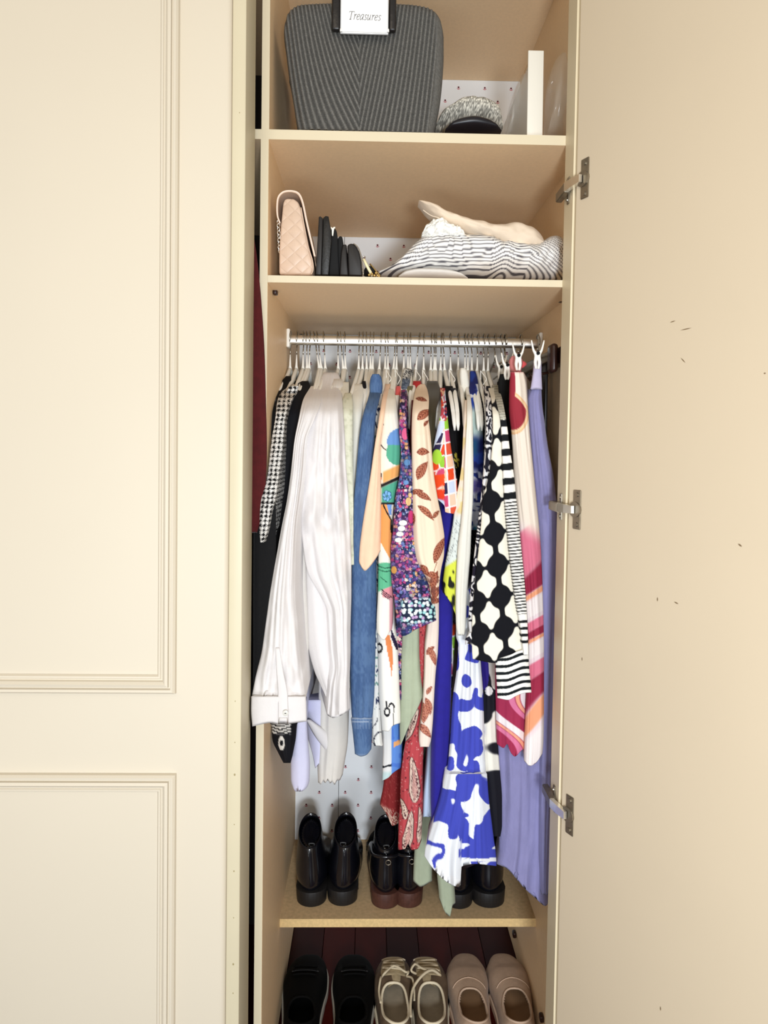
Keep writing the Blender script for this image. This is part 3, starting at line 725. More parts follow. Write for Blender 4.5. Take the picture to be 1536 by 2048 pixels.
# ================================================================== GARMENT BUILDER
HOOKX = []
def Yprof(y, Y0, flat=False):
    """depth of the front fold of a garment: from the hanger neck forward and down to the shoulder end"""
    if isinstance(Y0, (list, tuple)):
        low = pch(y.ravel(), [q[0] for q in Y0], [q[1] for q in Y0]).reshape(y.shape); Yt = Y0[0][1]
    else: low = np.full(np.shape(y), Y0, float); Yt = Y0
    if flat: return low
    up_ = pch(np.asarray(y, float).ravel(), [735, 750, 775, 800, 830, 870], [.270, .240, .185, .125 + (Yt - .08) * .7, .09 + (Yt - .08) * .95, Yt]).reshape(np.shape(y))
    return np.where(y < 870, up_ + (low - Yt) * sm(838, 870, y), low)
def sheet(name, rows, Y0, material, parent=None, hx=None, pattern=None, fold=.004, nf=2.2, drift=.004, seed=0, hem=None,
          res=None, back=None, flat=False, tb=.006, bulge=.9, curl=0.0, hemw=0.0, crumple=0.0, crz=1040, sidek=12, topline=None):
    rng = np.random.RandomState(seed + 17)
    rows = sorted(rows); Yk = np.array([r[0] for r in rows], float); XLk = np.array([r[1] for r in rows], float); XRk = np.array([r[2] for r in rows], float)
    y0, y1 = Yk[0], Yk[-1]
    W0 = float(np.max(XRk - XLk))
    if res is None: res = 1.6 if pattern is not None else 5.0
    nfr = int(max(10, min(90, W0 / res if pattern is not None else W0 / 2.6))); nv = int(max(8, min(360, (y1 - y0) / (res * 1.05))))
    s = np.linspace(-1, 1, nfr)
    v = np.linspace(0, 1, nv)
    xm = (s + 1) / 2
    if hem is not None:
        hx_, hy_ = zip(*sorted(hem)); 
        # hem given as (fraction across, y)
        yb = pch(xm, hx_, hy_)
    else: yb = np.full(nfr, y1)
    if topline is not None:
        tx, ty = zip(*sorted(topline)); yt = pch(xm, tx, ty)
    else: yt = np.full(nfr, y0)
    PY = yt[None, :] + v[:, None] * (yb - yt)[None, :]
    XLv = pch(PY.ravel(), Yk, XLk).reshape(PY.shape); XRv = pch(PY.ravel(), Yk, XRk).reshape(PY.shape)
    PX = XLv + (XRv - XLv) * xm[None, :]
    YF = Yprof(PY, Y0, flat)
    hw = (XRv - XLv) * .5 / 1030.0
    # rounding: edges turn away from the viewer
    b = bulge * np.minimum(hw, .03) * (1 - np.sqrt(np.clip(1 - .92 * s[None, :] ** 2, 0, 1)))
    d = np.zeros_like(PX); ramp = np.clip(.30 + (PY - y0) / 200.0, .3, 1)
    u_ = s[None, :] * nf * 1.15 + rng.rand() * 50 + (PY - y0) * drift * (rng.rand() - .5) * 1.2
    w_ = (PY - y0) / 230.0
    d = (vn(u_, w_, 1.0, seed) - .5) * 1.5 + (vn(u_ * 2.1 + 7, w_ * 1.7, 1.0, seed + 3) - .5) * .6
    d = d * fold * ramp * 1.15
    if crumple:
        q = vn(PX * 1.0 + .35 * PY, PY * .5, 34, seed) * .8 + vn(PX, PY * .5, 15, seed) * .2; q2 = vn(PX * .8 - .5 * PY, PY * .45, 26, seed + 5)
        loc = .45 + 1.3 * np.exp(-((PY - crz) / 95.0) ** 2)
        d += crumple * loc * ((1 - np.abs(2 * q - 1) * 2.2) * .8 + (1 - np.abs(2 * q2 - 1) * 2.0) * .5)
    edge = 1 - np.abs(s[None, :]) ** 6
    P = atv(PX, PY, YF + b + d * edge)                    # front sheet points
    # sides and back
    if back is None:
        HXp = hx if hx is not None else float(np.mean((XLk + XRk) / 2))
        Xh = at(HXp, 740, .30)[0]
        cx = P[:, nfr // 2, 0]; zr = P[:, :, 2]
        low = np.clip((PY[:, 0] - 745) / 90, 0, 1)
        yb1 = np.full(nv, .30); yb2 = np.minimum(.60 - np.interp(PY.mean(1), [735, 752, 800, 838], [.27, .235, .13, .09]), .52)
        secs = [(.35, None), (.75, None)]
        Xback = np.full(nv, Xh)
        tbw = np.minimum(tb, hw[:, 0] * .9)
        rt, lt = [], []
        Pr, Pl = P[:, -1, :], P[:, 0, :]
        for k in (np.linspace(.06, 1, sidek) ** 1.7 if pattern is not None else (.3, .65, 1.0)):
            yy = Pr[:, 1] + (.30 - Pr[:, 1]) * k; kk = min(1, k * 1.25)
            rt.append(np.stack([Pr[:, 0] * (1 - kk) + (Xback + tbw) * kk, yy, Pr[:, 2]], -1))
            yy = Pl[:, 1] + (.30 - Pl[:, 1]) * k
            lt.append(np.stack([Pl[:, 0] * (1 - kk) + (Xback - tbw) * kk, yy, Pl[:, 2]], -1))
        bk = np.stack([Xback + .008, np.maximum(yb2, .302), .5 * (Pr[:, 2] + Pl[:, 2])], -1)
        ring = [P] + [np.stack(rt, 1)] + [bk[:, None, :]] + [np.stack(lt[::-1], 1)]
    else:
        Pr, Pl = P[:, -1, :].copy(), P[:, 0, :].copy(); Pr2, Pl2 = Pr.copy(), Pl.copy(); mid = .5 * (Pr + Pl)
        mid[:, 1] = np.maximum(Pr[:, 1], Pl[:, 1]) + back; Pr2[:, 1] += back * .7; Pl2[:, 1] += back * .7
        Pr2[:, 0] -= (Pr[:, 0] - Pl[:, 0]) * .10; Pl2[:, 0] += (Pr[:, 0] - Pl[:, 0]) * .10
        ring = [P, Pr2[:, None, :], mid[:, None, :], Pl2[:, None, :]]
    A = np.concatenate(ring, 1); nr = A.shape[1]
    if hemw:
        wv = np.clip((v - .8) / .2, 0, 1)[:, None]; A[:, :nfr, 2] += wv * hemw * np.sin(s[None, :] * PI * nf * 1.7 + seed)
    # turn the hem inwards
    last = A[-1]; cen = last.mean(0); inn = cen + (last - cen) * np.array([.80, .92, 1]); inn[:, 2] += .012; inn[:, 1] = last[:, 1] * .94 + cen[1] * .06
    A = np.concatenate([A, inn[None]], 0); nvv = nv + 1
    verts = A.reshape(-1, 3)
    i = np.arange(nvv - 1)[:, None] * nr; j = np.arange(nr)[None, :]; j2 = (j + 1) % nr
    quads = np.stack([i + j, i + nr + j, i + nr + j2, i + j2], -1).reshape(-1, 4)
    me = bpy.data.meshes.new(name)
    nq = len(quads); caps = [list(range(nr)), list((nvv - 1) * nr + np.arange(nr))[::-1]]
    me.vertices.add(len(verts)); me.vertices.foreach_set('co', verts.ravel().astype(np.float32))
    loops = np.concatenate([quads.ravel(), np.array(caps[0]), np.array(caps[1])]).astype(np.int32)
    me.loops.add(len(loops)); me.loops.foreach_set('vertex_index', loops)
    st = np.concatenate([np.arange(nq) * 4, [nq * 4, nq * 4 + nr]]).astype(np.int32)
    me.polygons.add(len(st)); me.polygons.foreach_set('loop_start', st)
    me.update(calc_edges=True); me.validate(); me.shade_smooth()
    if pattern is not None:
        gx = np.zeros((nvv, nr)); gy = np.zeros((nvv, nr))
        gx[:nv, :nfr] = PX; gy[:nv, :nfr] = PY
        for k in range(nfr, nr):
            right_ = (k - nfr) < (nr - nfr) / 2
            ref = gx[:nv, nfr - 1] if right_ else gx[:nv, 0]; refp = A[:nv, nfr - 1] if right_ else A[:nv, 0]
            dd = np.hypot(A[:nv, k, 0] - refp[:, 0], A[:nv, k, 1] - refp[:, 1]) * 1030
            gx[:nv, k] = ref + (dd if right_ else -dd); gy[:nv, k] = gy[:nv, nfr - 1]
        gx[nv] = gx[nv - 1]; gy[nv] = gy[nv - 1] - 3
        c = lin(np.clip(pattern(gx.ravel(), gy.ravel()) * .92, 0, 255)); c4 = np.concatenate([c, np.ones((len(c), 1))], 1)
        at_ = me.color_attributes.new('print', 'FLOAT_COLOR', 'POINT'); at_.data.foreach_set('color', c4.ravel().astype(np.float32))
    return link(name, me, material, parent)

GARM = []
def garment(kind, cat, label, hx, group='clothes hanging on the rail'):
    """root Empty at the hanger neck; its parts are sheets"""
    p = at(hx, 745, .30)
    root = empty(kind, p, label, cat, group)
    GARM.append((hx, label, kind)); return root

def simple(kind, cat, label, hx, rows, Y0, material, part='bodice', **k):
    r = garment(kind, cat, label, hx); sheet(part, rows, Y0, material, r, hx=hx, seed=int(hx), **k); return r

c_black = cloth('black_jersey', (5, 5, 7)); c_navy = cloth('dark_navy_strip', (5, 6, 15))
c_white = cloth('crisp_white_cotton', (214, 210, 209), .015, .15, 300); c_white2 = cloth('off_white_cotton', (210, 206, 200), .02, .2)
c_lav = cloth('pale_lilac_white_cotton', (200, 200, 224), .02, .15); c_peach = cloth('peach_crepe', (234, 198, 168), .03)
c_olive = cloth('olive_knit', (104, 100, 66), .1, .4); c_sage = cloth('sage_green_viscose', (164, 174, 150), .04)
c_khaki = cloth('dark_khaki_satin', (56, 50, 34), .1, .1, rough=.5); c_burg = cloth('dark_burgundy_crepe', (96, 16, 20), .15)
c_red = cloth('dark_red_wool', (72, 13, 15), .18, .5, 200); c_royal = cloth('royal_blue_crepe', (36, 30, 134), .06)
c_coral = cloth('coral_knit', (216, 88, 88), .08); c_brickred = cloth('brick_red_knit', (150, 36, 34), .15, .5)
c_lilac = cloth('lilac_blue_linen', (132, 130, 172), .05, .35, 260, stretch=(1, 1, .5)); c_velvet = cloth('black_velvet', (4, 4, 4), .1, sheen=.0)
c_ivory = cloth('ivory_georgette', (222, 219, 208), .015)

# ================================================================== GARMENTS (left to right)
# red sleeve bulging out of the neighbouring compartment through the gap
rs = empty('red_coat_sleeve', (-.215, -.015, .25), 'dark red woollen garment bulging out of the gap beside the left frame strip', 'garment')
sheet('sleeve', [(470, 496, 507), (500, 490, 512), (560, 488, 519), (620, 486, 524), (700, 486, 529), (800, 486, 532), (900, 486, 534), (980, 486, 531), (1030, 486, 524), (1066, 486, 514)],
      -.020, c_red, rs, flat=True, back=.012, fold=.0012, nf=1.5, bulge=.25, seed=3)

g = simple('sheer_black_top', 'top', 'black sheer top slipping off the leftmost hanger beside the wardrobe side', 581,
           [(752, 572, 582), (766, 560, 583), (790, 543, 562), (830, 536, 556), (870, 534, 550), (950, 530, 546), (1010, 522, 545), (1060, 513, 560), (1130, 508, 560), (1250, 506.5, 560), (1380, 506.5, 548), (1440, 508, 530)],
           .060, m_print, pattern=p_sheerblack, fold=.003, res=3.5)
g = simple('houndstooth_blouse', 'blouse', 'black and white houndstooth blouse, second garment from the left', 594,
           [(768, 586, 598), (780, 566, 597), (800, 555, 584), (840, 550, 570), (880, 543, 567), (950, 535, 558), (1000, 522, 550), (1020, 520, 544), (1060, 519, 535), (1085, 521, 527)],
           [(870, .030), (930, .0), (975, -.022), (1085, -.034)], m_print, part='sleeve', pattern=p_hound, fold=.0016, bulge=.7, sidek=50)
sheet('collar', [(772, 578, 598), (790, 570, 592), (808, 572, 584), (822, 573, 580)], .14, m_print, g, flat=True, back=.02, pattern=p_hound, seed=2)
g = simple('navy_black_dress', 'dress', 'plain blue-black dress, third garment from the left', 607,
           [(762, 604, 617), (775, 582, 621), (800, 562, 620), (840, 548, 612), (900, 538, 600), (1000, 522, 588), (1100, 507, 575), (1250, 507, 566), (1400, 507, 590), (1444, 508, 596), (1449, 542, 594), (1480, 545, 591), (1505, 556, 586), (1526, 567, 581)],
           .075, m_print, pattern=p_navyhem, fold=.004, res=2.6)

sheet('side_fold', [(985, 518, 548), (1020, 510, 552), (1060, 507.5, 552), (1150, 507, 550), (1300, 507, 545), (1440, 507, 530)], -.012, c_black, bpy.data.objects['sheer_black_top'], flat=True, back=.010, fold=.001, bulge=.2, seed=9)
# white shirt A with its cuff over the frame gap
A = garment('white_button_shirt', 'shirt', 'white shirt whose wide buttoned cuff hangs over the gap beside the frame', 638)
sheet('sleeve', [(772, 622, 642), (800, 606, 642), (840, 597, 628), (880, 589, 612), (950, 581, 606), (1000, 574, 600), (1050, 564, 594), (1100, 555, 592), (1180, 541, 591), (1250, 531, 596), (1300, 524, 600), (1350, 512, 606), (1396, 503, 612)],
      [(870, .000), (1000, -.016), (1200, -.032), (1396, -.046)], c_white, A, hx=638, fold=.009, nf=2.6, crumple=.0040, crz=1330, seed=4)
sheet('cuff', [(1393, 502.5, 612), (1420, 502, 613), (1453, 504.5, 613.5)], -.050, c_white, A, flat=True, back=.03, hem=[(0, 1453), (.35, 1446), (.5, 1449), (1, 1443)], fold=.0016, nf=3, bulge=.5, seed=5)
sheet('placket', [(1296, 551, 559), (1340, 553, 566), (1396, 556, 576), (1448, 556, 577)], [(1296, -.044), (1448, -.0545)], c_white, A, flat=True, back=.004, fold=.0006, bulge=.2, seed=6)
b0 = at(571, 1426, -.0555)
bm = bmesh.new(); bmesh.ops.create_cone(bm, cap_ends=True, segments=20, radius1=.0055, radius2=.005, depth=.002)
for v in bm.verts: v.co = (b0[0] + v.co.x, b0[1] + v.co.z, b0[2] + v.co.y)
bt = fin('button', bm, mat('pearl_button', (206, 204, 196), .2), A, bevel=.0006)
tube('buttonhole', [b0 + (-.0015, -.0016, 0), b0 + (.0015, -.0016, 0)], .0006, c_black, bt, n=6)
sheet('shirt_tail', [(1060, 592, 612), (1150, 594, 612), (1230, 598, 615), (1290, 602, 617), (1330, 603, 610), (1345, 604, 606)], .06, c_white2, A, flat=True, back=.20, seed=8, fold=.002)

B = garment('white_poplin_shirt', 'shirt', 'large crumpled white shirt, the brightest garment on the left of the rail', 649)
sheet('sleeve', [(745, 648, 676), (762, 640, 682), (790, 628, 684), (830, 621, 687), (880, 614, 690), (930, 608, 692), (980, 604, 696), (1040, 602, 699), (1090, 606, 702), (1140, 614, 703), (1190, 640, 703), (1225, 656, 702), (1260, 659, 701), (1300, 662, 701), (1335, 666, 700), (1370, 660, 699), (1432, 654, 701)],
      .02, c_white, B, hx=649, fold=.012, nf=3.4, crumple=.0062, seed=11, hem=[(0, 1430), (.25, 1436), (.6, 1431), (1, 1419)])
sheet('front_panel', [(1080, 606, 655), (1150, 611, 656), (1220, 613, 657), (1290, 616, 660), (1340, 628, 662), (1385, 648, 662), (1400, 655, 661)], .065, c_white, B, flat=True, back=.03, fold=.003, nf=1.6, seed=12)
sheet('back_tail', [(1400, 612, 680), (1440, 612, 682), (1480, 616, 673), (1505, 619, 671), (1535, 624, 650)], .16, c_lav, B, flat=True, back=.05, fold=.003, nf=2, hem=[(0, 1476), (.25, 1536), (.6, 1522), (1, 1506)], seed=13)
sheet('hem_fold', [(1440, 612, 622), (1470, 628, 660), (1506, 655, 672)], .150, c_white, B, flat=True, back=.004, fold=.001, seed=14)

g = garment('lilac_white_shirt', 'shirt', 'pale lilac-white shirt, gathered cuff hanging lowest on the left', 627)
sheet('body', [(790, 606, 620), (900, 596, 612), (1100, 590, 612), (1300, 588, 615), (1440, 588, 614)], .12, c_lav, g, hx=627, seed=15)
sheet('sleeve', [(1400, 590, 614), (1445, 589, 614), (1490, 584, 617), (1530, 581.5, 620), (1560, 582, 619), (1575, 586, 614), (1583, 590, 604)], .10, c_lav, g, flat=True, back=.04, fold=.003, nf=2.5, seed=16)

C_ = garment('translucent_white_blouse', 'blouse', 'thin white blouse with the wavy hem that hangs lowest right of the lilac cuff', 676)
sheet('bodice', [(758, 668, 684), (780, 662, 690), (840, 655, 693), (950, 645, 695), (1200, 640, 698), (1400, 637, 698), (1480, 636, 696), (1530, 635, 689), (1566, 636, 683)], .15, c_white2, C_, hx=676, seed=17, hemw=.003, nf=3, fold=.004,
      hem=[(0, 1568), (.4, 1563), (.7, 1567), (1, 1552)])
g = simple('ivory_lace_top', 'top', 'ivory lace top between the big white shirt and the pale green lace one', 684,
           [(764, 684, 698), (790, 675, 698), (850, 671, 692), (950, 674, 700), (1100, 684, 704), (1250, 690, 704), (1378, 692, 702)], .075, m_printk, pattern=p_ivory, fold=.003, res=2.5)
g = simple('pale_green_lace_top', 'top', 'pale green lace knit top left of the white blouse and denim shirt', 691,
           [(786, 690, 703), (810, 682, 706), (850, 678, 706), (900, 676, 706), (950, 679, 707), (1000, 690, 707), (1060, 697, 707), (1130, 702, 708)], .050, m_printk, pattern=p_lacegreen, fold=.0025, crumple=.003, res=2)
g = simple('cream_chiffon_blouse', 'blouse', 'plain cream blouse just left of the denim shirt collar', 718,
           [(768, 708, 734), (800, 703, 727), (850, 704, 723), (900, 704, 719), (960, 705, 714), (1040, 706, 711)], .085, c_ivory, fold=.003)
g = simple('black_beaded_top', 'top', 'black top with pale beading peeping left of the denim collar', 733,
           [(762, 725, 731), (776, 724, 733), (795, 724, 733), (830, 720, 729), (900, 715, 723), (1000, 712, 718)], .12, m_print, pattern=p_dots, res=2)

Dn = garment('denim_shirt', 'shirt', 'blue denim shirt with a rounded collar and long cuffed sleeve', 747)
sheet('sleeve', [(776, 741, 763), (790, 738, 761), (830, 726, 752), (870, 719, 749), (950, 712, 744), (1000, 708, 742), (1060, 706, 748), (1110, 704, 753), (1200, 702, 753), (1300, 699, 751), (1380, 701, 749), (1425, 703, 746), (1440, 705, 744)],
      .045, m_print, Dn, hx=747, pattern=p_denim, fold=.0035, nf=2.4, seed=21, res=2)
sheet('cuff', [(1437, 702, 745), (1470, 706, 744), (1500, 709, 742.5), (1512, 710, 740)], .040, m_print, Dn, flat=True, back=.04, pattern=p_denim, fold=.001, hem=[(0, 1508), (.4, 1513), (.75, 1510), (1, 1498)], seed=22, res=2)
sheet('collar', [(748, 745, 758), (756, 741, 763), (772, 739, 765), (784, 740, 764), (792, 744, 762)], .150, m_print, Dn, flat=True, back=.07, pattern=p_denim, fold=.0005, bulge=.8, seed=23, res=2)

g = simple('white_leaf_print_blouse', 'blouse', 'white blouse printed with navy leaves, directly right of the denim sleeve', 762,
           [(776, 757, 765), (800, 751, 765), (850, 748, 759), (900, 747, 757), (1000, 745, 757), (1150, 745, 758), (1300, 745, 759), (1400, 743, 760), (1480, 744, 764), (1492, 748, 766)], .085, m_print, pattern=p_leafwhite, fold=.002)
g = simple('navy_gap_strip', 'dress', 'dark navy strip filling the gap between denim shirt and peach top', 755,
           [(800, 745, 752), (870, 741, 750), (950, 737, 748), (1050, 735, 748), (1120, 745, 757), (1160, 746, 757), (1200, 750, 756)], .13, c_navy, fold=.002)  # plain dark strip placed between the two sleeves
P_ = garment('peach_blouse', 'blouse', 'plain peach blouse whose pointed sleeve end folds over the denim shirt', 770)
sheet('sleeve', [(768, 771, 781), (800, 764, 773), (850, 756, 766), (900, 748, 760), (950, 741, 761), (1000, 733, 762), (1050, 725, 762), (1100, 719, 761), (1125, 718, 760), (1141, 719, 760)], .025, c_peach, P_, hx=770,
      hem=[(0, 1126), (.25, 1142), (.45, 1136), (.8, 1118), (1, 1102)], fold=.002, seed=31)
T = garment('abstract_print_blouse', 'blouse', 'cream blouse with blue, green and orange abstract shapes and a blue flower', 790)
sheet('sleeve', [(778, 776, 787), (800, 770, 792), (830, 766, 796), (860, 763, 802), (900, 760, 803), (950, 758, 799), (1000, 761, 790), (1050, 760, 784), (1100, 757, 783), (1180, 756, 786), (1250, 753, 785), (1275, 755, 780)], .035, m_print, T, hx=790,
      pattern=p_tropic, fold=.002, nf=2, hem=[(0, 1266), (.5, 1280), (1, 1258)], seed=32)
g = simple('coral_knit_top', 'top', 'coral top showing as a strip left of the bandana print collar', 794,
           [(772, 793, 801), (800, 790, 803), (850, 790, 802), (885, 794, 801), (940, 794, 800)], .105, c_coral, fold=.002)
W_ = garment('white_squiggle_blouse', 'blouse', 'white blouse with a black loop motif near its square hem', 807)
sheet('sleeve', [(790, 788, 798), (900, 775, 792), (1100, 760, 790), (1240, 753, 790), (1290, 755, 795), (1380, 757, 799), (1440, 762, 801), (1463, 764, 799)], .07, m_print, W_, hx=807, pattern=p_squig, fold=.002, nf=1.6,
      hem=[(0, 1461), (.35, 1463), (.6, 1452), (1, 1446)], seed=33)
g = simple('white_and_blue_blouse', 'blouse', 'half white half sky-blue sleeve below the black loop motif', 814,
           [(900, 780, 800), (1200, 770, 802), (1440, 765, 803), (1500, 766, 803.5), (1530, 765, 802), (1561, 764, 792)], .115, m_print, pattern=p_whiteblue, fold=.002, hem=[(0, 1562), (.4, 1556), (.6, 1548), (1, 1536)])

FL = garment('purple_floral_blouse', 'blouse', 'purple, pink and navy floral blouse with a wide sleeve hem in the middle', 816)
sheet('sleeve', [(780, 802, 813), (800, 800, 813), (860, 798, 813), (900, 802, 820), (950, 799, 827), (1000, 790, 829), (1060, 786, 831), (1100, 781, 842), (1150, 782, 852), (1180, 785, 862), (1210, 790, 870), (1262, 794, 874)], .010, m_print, FL, hx=816,
      pattern=p_floral, fold=.003, nf=2.6, hem=[(0, 1268), (.15, 1272), (.5, 1258), (1, 1241)], seed=34, res=1.25)
sheet('body', [(1100, 778, 806), (1200, 780, 806), (1262, 786, 805), (1300, 792, 806), (1380, 795, 806), (1400, 797, 804)], .085, m_print, FL, flat=True, back=.10, pattern=p_floral, seed=35)
BD = simple('bandana_print_shirt', 'shirt', 'grey paisley bandana print shirt, its collar standing higher than its neighbours', 822,
            [(737, 809, 817), (746, 805, 819), (760, 804, 819), (780, 802, 815), (820, 800, 812), (950, 800, 812)], .13, m_print, pattern=p_bandana, part='collar', fold=.001)
OL = simple('olive_sleeveless_knit', 'top', 'olive green knit top slipping off a white hanger arm in the middle', 824,
            [(772, 814, 826), (790, 811, 827), (815, 808, 825), (850, 807, 824), (880, 812, 824), (930, 816, 824)], .125, c_olive, fold=.002)
BU = simple('dark_burgundy_dress', 'dress', 'narrow dark burgundy strip left of the peach leaf print blouse', 829,
            [(800, 823, 830), (870, 820, 829), (950, 823, 831), (1000, 826, 832), (1100, 828, 838)], .060, c_burg, fold=.0015)
BR = simple('brick_red_knit', 'top', 'brick red knit collar between two white hanger necks', 836,
            [(762, 826, 842), (772, 825, 843), (782, 828, 842), (800, 832, 842), (830, 834, 840)], .20, c_brickred, part='collar', flat=True, fold=.001)
SG = garment('sage_green_dress', 'dress', 'long sage green dress, lowest tips reaching the boots', 843)
sheet('overskirt', [(900, 815, 835), (1240, 806, 838), (1300, 803, 838), (1350, 801, 841), (1400, 800, 846), (1440, 799, 842), (1492, 800, 826)], .075, c_sage, SG, hx=843, fold=.004, nf=1.8, seed=36, hem=[(0, 1492), (.18, 1482), (.5, 1448), (1, 1394)])
sheet('skirt', [(1480, 830, 868), (1600, 834, 870), (1700, 829, 872), (1740, 827, 864), (1772, 826, 864)], .245, c_sage, SG, flat=True, back=.04, fold=.004, nf=1.4, hem=[(0, 1762), (.4, 1774), (1, 1762)], seed=37)
sheet('skirt', [(1600, 878, 896), (1740, 874, 906), (1790, 878, 910), (1833, 880, 912)], .215, c_sage, SG, flat=True, back=.04, fold=.004, nf=1.4, hem=[(0, 1798), (.4, 1828), (.65, 1833), (.8, 1812), (1, 1806)], seed=38)
RS = simple('red_paisley_dress', 'dress', 'brick red paisley dress, its scalloped hem ending above the brown-heeled boots', 850,
            [(1000, 826, 850), (1260, 834, 856), (1340, 836, 853), (1400, 828, 848), (1450, 818, 849), (1500, 808, 847), (1560, 801, 845), (1600, 800, 846), (1650, 797, 844), (1703, 796, 842)], .10, m_print, pattern=p_paisley, fold=.003, nf=2.2,
            hem=[(0, 1700), (.3, 1698), (.42, 1688), (.6, 1700), (.85, 1698), (1, 1680)], part='skirt')
sheet('underskirt', [(1400, 778, 806), (1545, 770, 806), (1580, 765, 804), (1610, 760, 802), (1650, 763, 800)], .20, m_print, RS, flat=True, back=.05, pattern=p_redskirt, fold=.003, nf=2, hem=[(0, 1610), (.3, 1628), (.6, 1652), (1, 1644)], seed=39)

PL = garment('peach_leaf_print_blouse', 'blouse', 'peach blouse with rust brown leaves and a gathered balloon sleeve', 847)
sheet('sleeve', [(768, 838, 850), (780, 831, 855), (800, 827, 858), (830, 824, 857), (870, 823, 861), (950, 824, 868), (1000, 825, 876), (1040, 825, 884), (1080, 826, 889), (1110, 830, 888), (1135, 840, 883), (1155, 852, 880), (1180, 860, 878), (1208, 864, 878)], .000, m_print, PL, hx=847,
      pattern=p_leaves, fold=.004, nf=2, bulge=1.0, seed=40, res=1.25)
sheet('sleeve', [(1200, 858, 878), (1240, 856, 878), (1300, 850, 876), (1350, 849, 871), (1400, 846, 868), (1440, 842, 866), (1480, 838, 862), (1494, 840, 858)], .06, m_print, PL, flat=True, back=.08, pattern=p_leaves2, fold=.002, seed=41)
KH = simple('khaki_satin_blouse', 'blouse', 'dark khaki satin blouse right of the peach leaf print', 863,
            [(762, 854, 875), (785, 853, 882), (820, 852, 873), (870, 851, 870), (900, 854, 870), (950, 858, 866), (1000, 862, 868)], .062, c_khaki, fold=.005, nf=2)
GE = garment('geometric_print_blouse', 'blouse', 'multicoloured geometric blouse with lime, red and navy shapes outlined in white', 884)
sheet('sleeve', [(776, 880, 890), (800, 882, 892), (820, 882, 894), (850, 876, 897), (900, 866, 903), (930, 863, 909), (960, 866, 914), (1000, 872, 915), (1013, 876, 914), (1030, 878, 906)], .04, m_print, GE, hx=884, pattern=p_geo, fold=.002, nf=1.4,
      hem=[(0, 996), (.34, 1012), (.4, 1024), (1, 1028)], seed=42, res=1.25)
sheet('hem', [(1250, 896, 912), (1340, 896, 906), (1400, 890, 902), (1480, 858, 880), (1540, 853, 874), (1600, 847, 868), (1634, 846, 866)], .13, m_print, GE, flat=True, back=.08, pattern=p_geo, seed=43)
RB = simple('royal_blue_dress', 'dress', 'plain royal blue long dress beside the blue and white print one', 873,
            [(960, 880, 912), (1060, 882, 912), (1150, 878, 914), (1200, 875, 908), (1300, 873, 904), (1400, 868, 902), (1500, 862, 900), (1580, 861, 896), (1650, 863, 890), (1694, 866, 884)], .085, c_royal, part='skirt', fold=.003, nf=1.8)
BK = simple('black_embroidered_dress', 'dress', 'black dress with a small yellow embroidery right of the geometric blouse', 889,
            [(772, 887, 905), (820, 890, 920), (870, 894, 924), (930, 902, 926), (960, 905, 926), (1010, 908, 920), (1100, 890, 906), (1200, 890, 906)], .135, m_print, pattern=p_embro, fold=.003, res=2.2)
simple('black_jersey_dress', 'dress', 'plain black dress on the hanger whose white arm end shows at mid rail', 902,
       [(776, 896, 912), (820, 900, 924), (900, 908, 930), (1000, 908, 926)], .14, c_black, fold=.003)
FA = simple('line_face_print_dress', 'dress', 'pale dress with line drawn faces and a lime yellow pointed sleeve', 929,
            [(800, 930, 940), (870, 926, 938), (920, 924, 938), (960, 919, 937), (1000, 911, 936), (1050, 905, 932), (1100, 896, 927), (1130, 890, 922), (1180, 885, 916), (1240, 888, 914)], .045, m_print, pattern=p_faces, fold=.002,
            hem=[(0, 1184), (.5, 1204), (1, 1238)], part='sleeve')
LW = garment('long_ivory_blouse', 'blouse', 'long plain ivory blouse right of the lime yellow sleeve', 936)
sheet('sleeve', [(790, 934, 941), (830, 934, 945), (870, 932, 946), (950, 928, 947), (1000, 926, 946), (1050, 921, 943), (1100, 915, 941), (1200, 911, 933), (1250, 912, 931), (1271, 916, 929)], .028, c_ivory, LW, hx=936, fold=.003, nf=2.2, seed=44)
sheet('collar', [(736, 921, 932), (748, 920, 936), (775, 922, 939), (795, 926, 938)], .20, c_ivory, LW, flat=True, back=.04, fold=.002, seed=45)
WC = simple('blue_watercolour_dress', 'dress', 'blue, mint and navy watercolour print dress with a royal blue collar', 942,
            [(742, 941, 951), (758, 940, 955), (800, 938, 959), (840, 944, 964), (870, 946, 966), (900, 946, 967), (950, 946, 966), (1000, 942, 964), (1060, 940, 960)], .12, m_print, pattern=p_watercolour, fold=.003)
BW = garment('black_white_swirl_blouse', 'blouse', 'black and white swirl print blouse with a frilled cuff', 966)
sheet('sleeve', [(772, 965, 980), (800, 971, 985), (850, 972, 988), (900, 970, 988), (950, 966, 985), (1000, 961, 979), (1060, 954, 974), (1120, 947, 965), (1180, 941, 959), (1240, 937, 957), (1270, 940, 954)], .010, m_print, BW, hx=966, pattern=p_bw_meander, fold=.002, seed=46, res=1.25)
sheet('frill', [(1266, 938, 955), (1282, 930, 960), (1300, 932, 958), (1322, 944, 958)], .004, m_print, BW, flat=True, back=.02, pattern=p_bw_meander, fold=.004, nf=4, seed=47, hem=[(0, 1290), (.3, 1284), (.6, 1306), (.85, 1322), (1, 1300)])

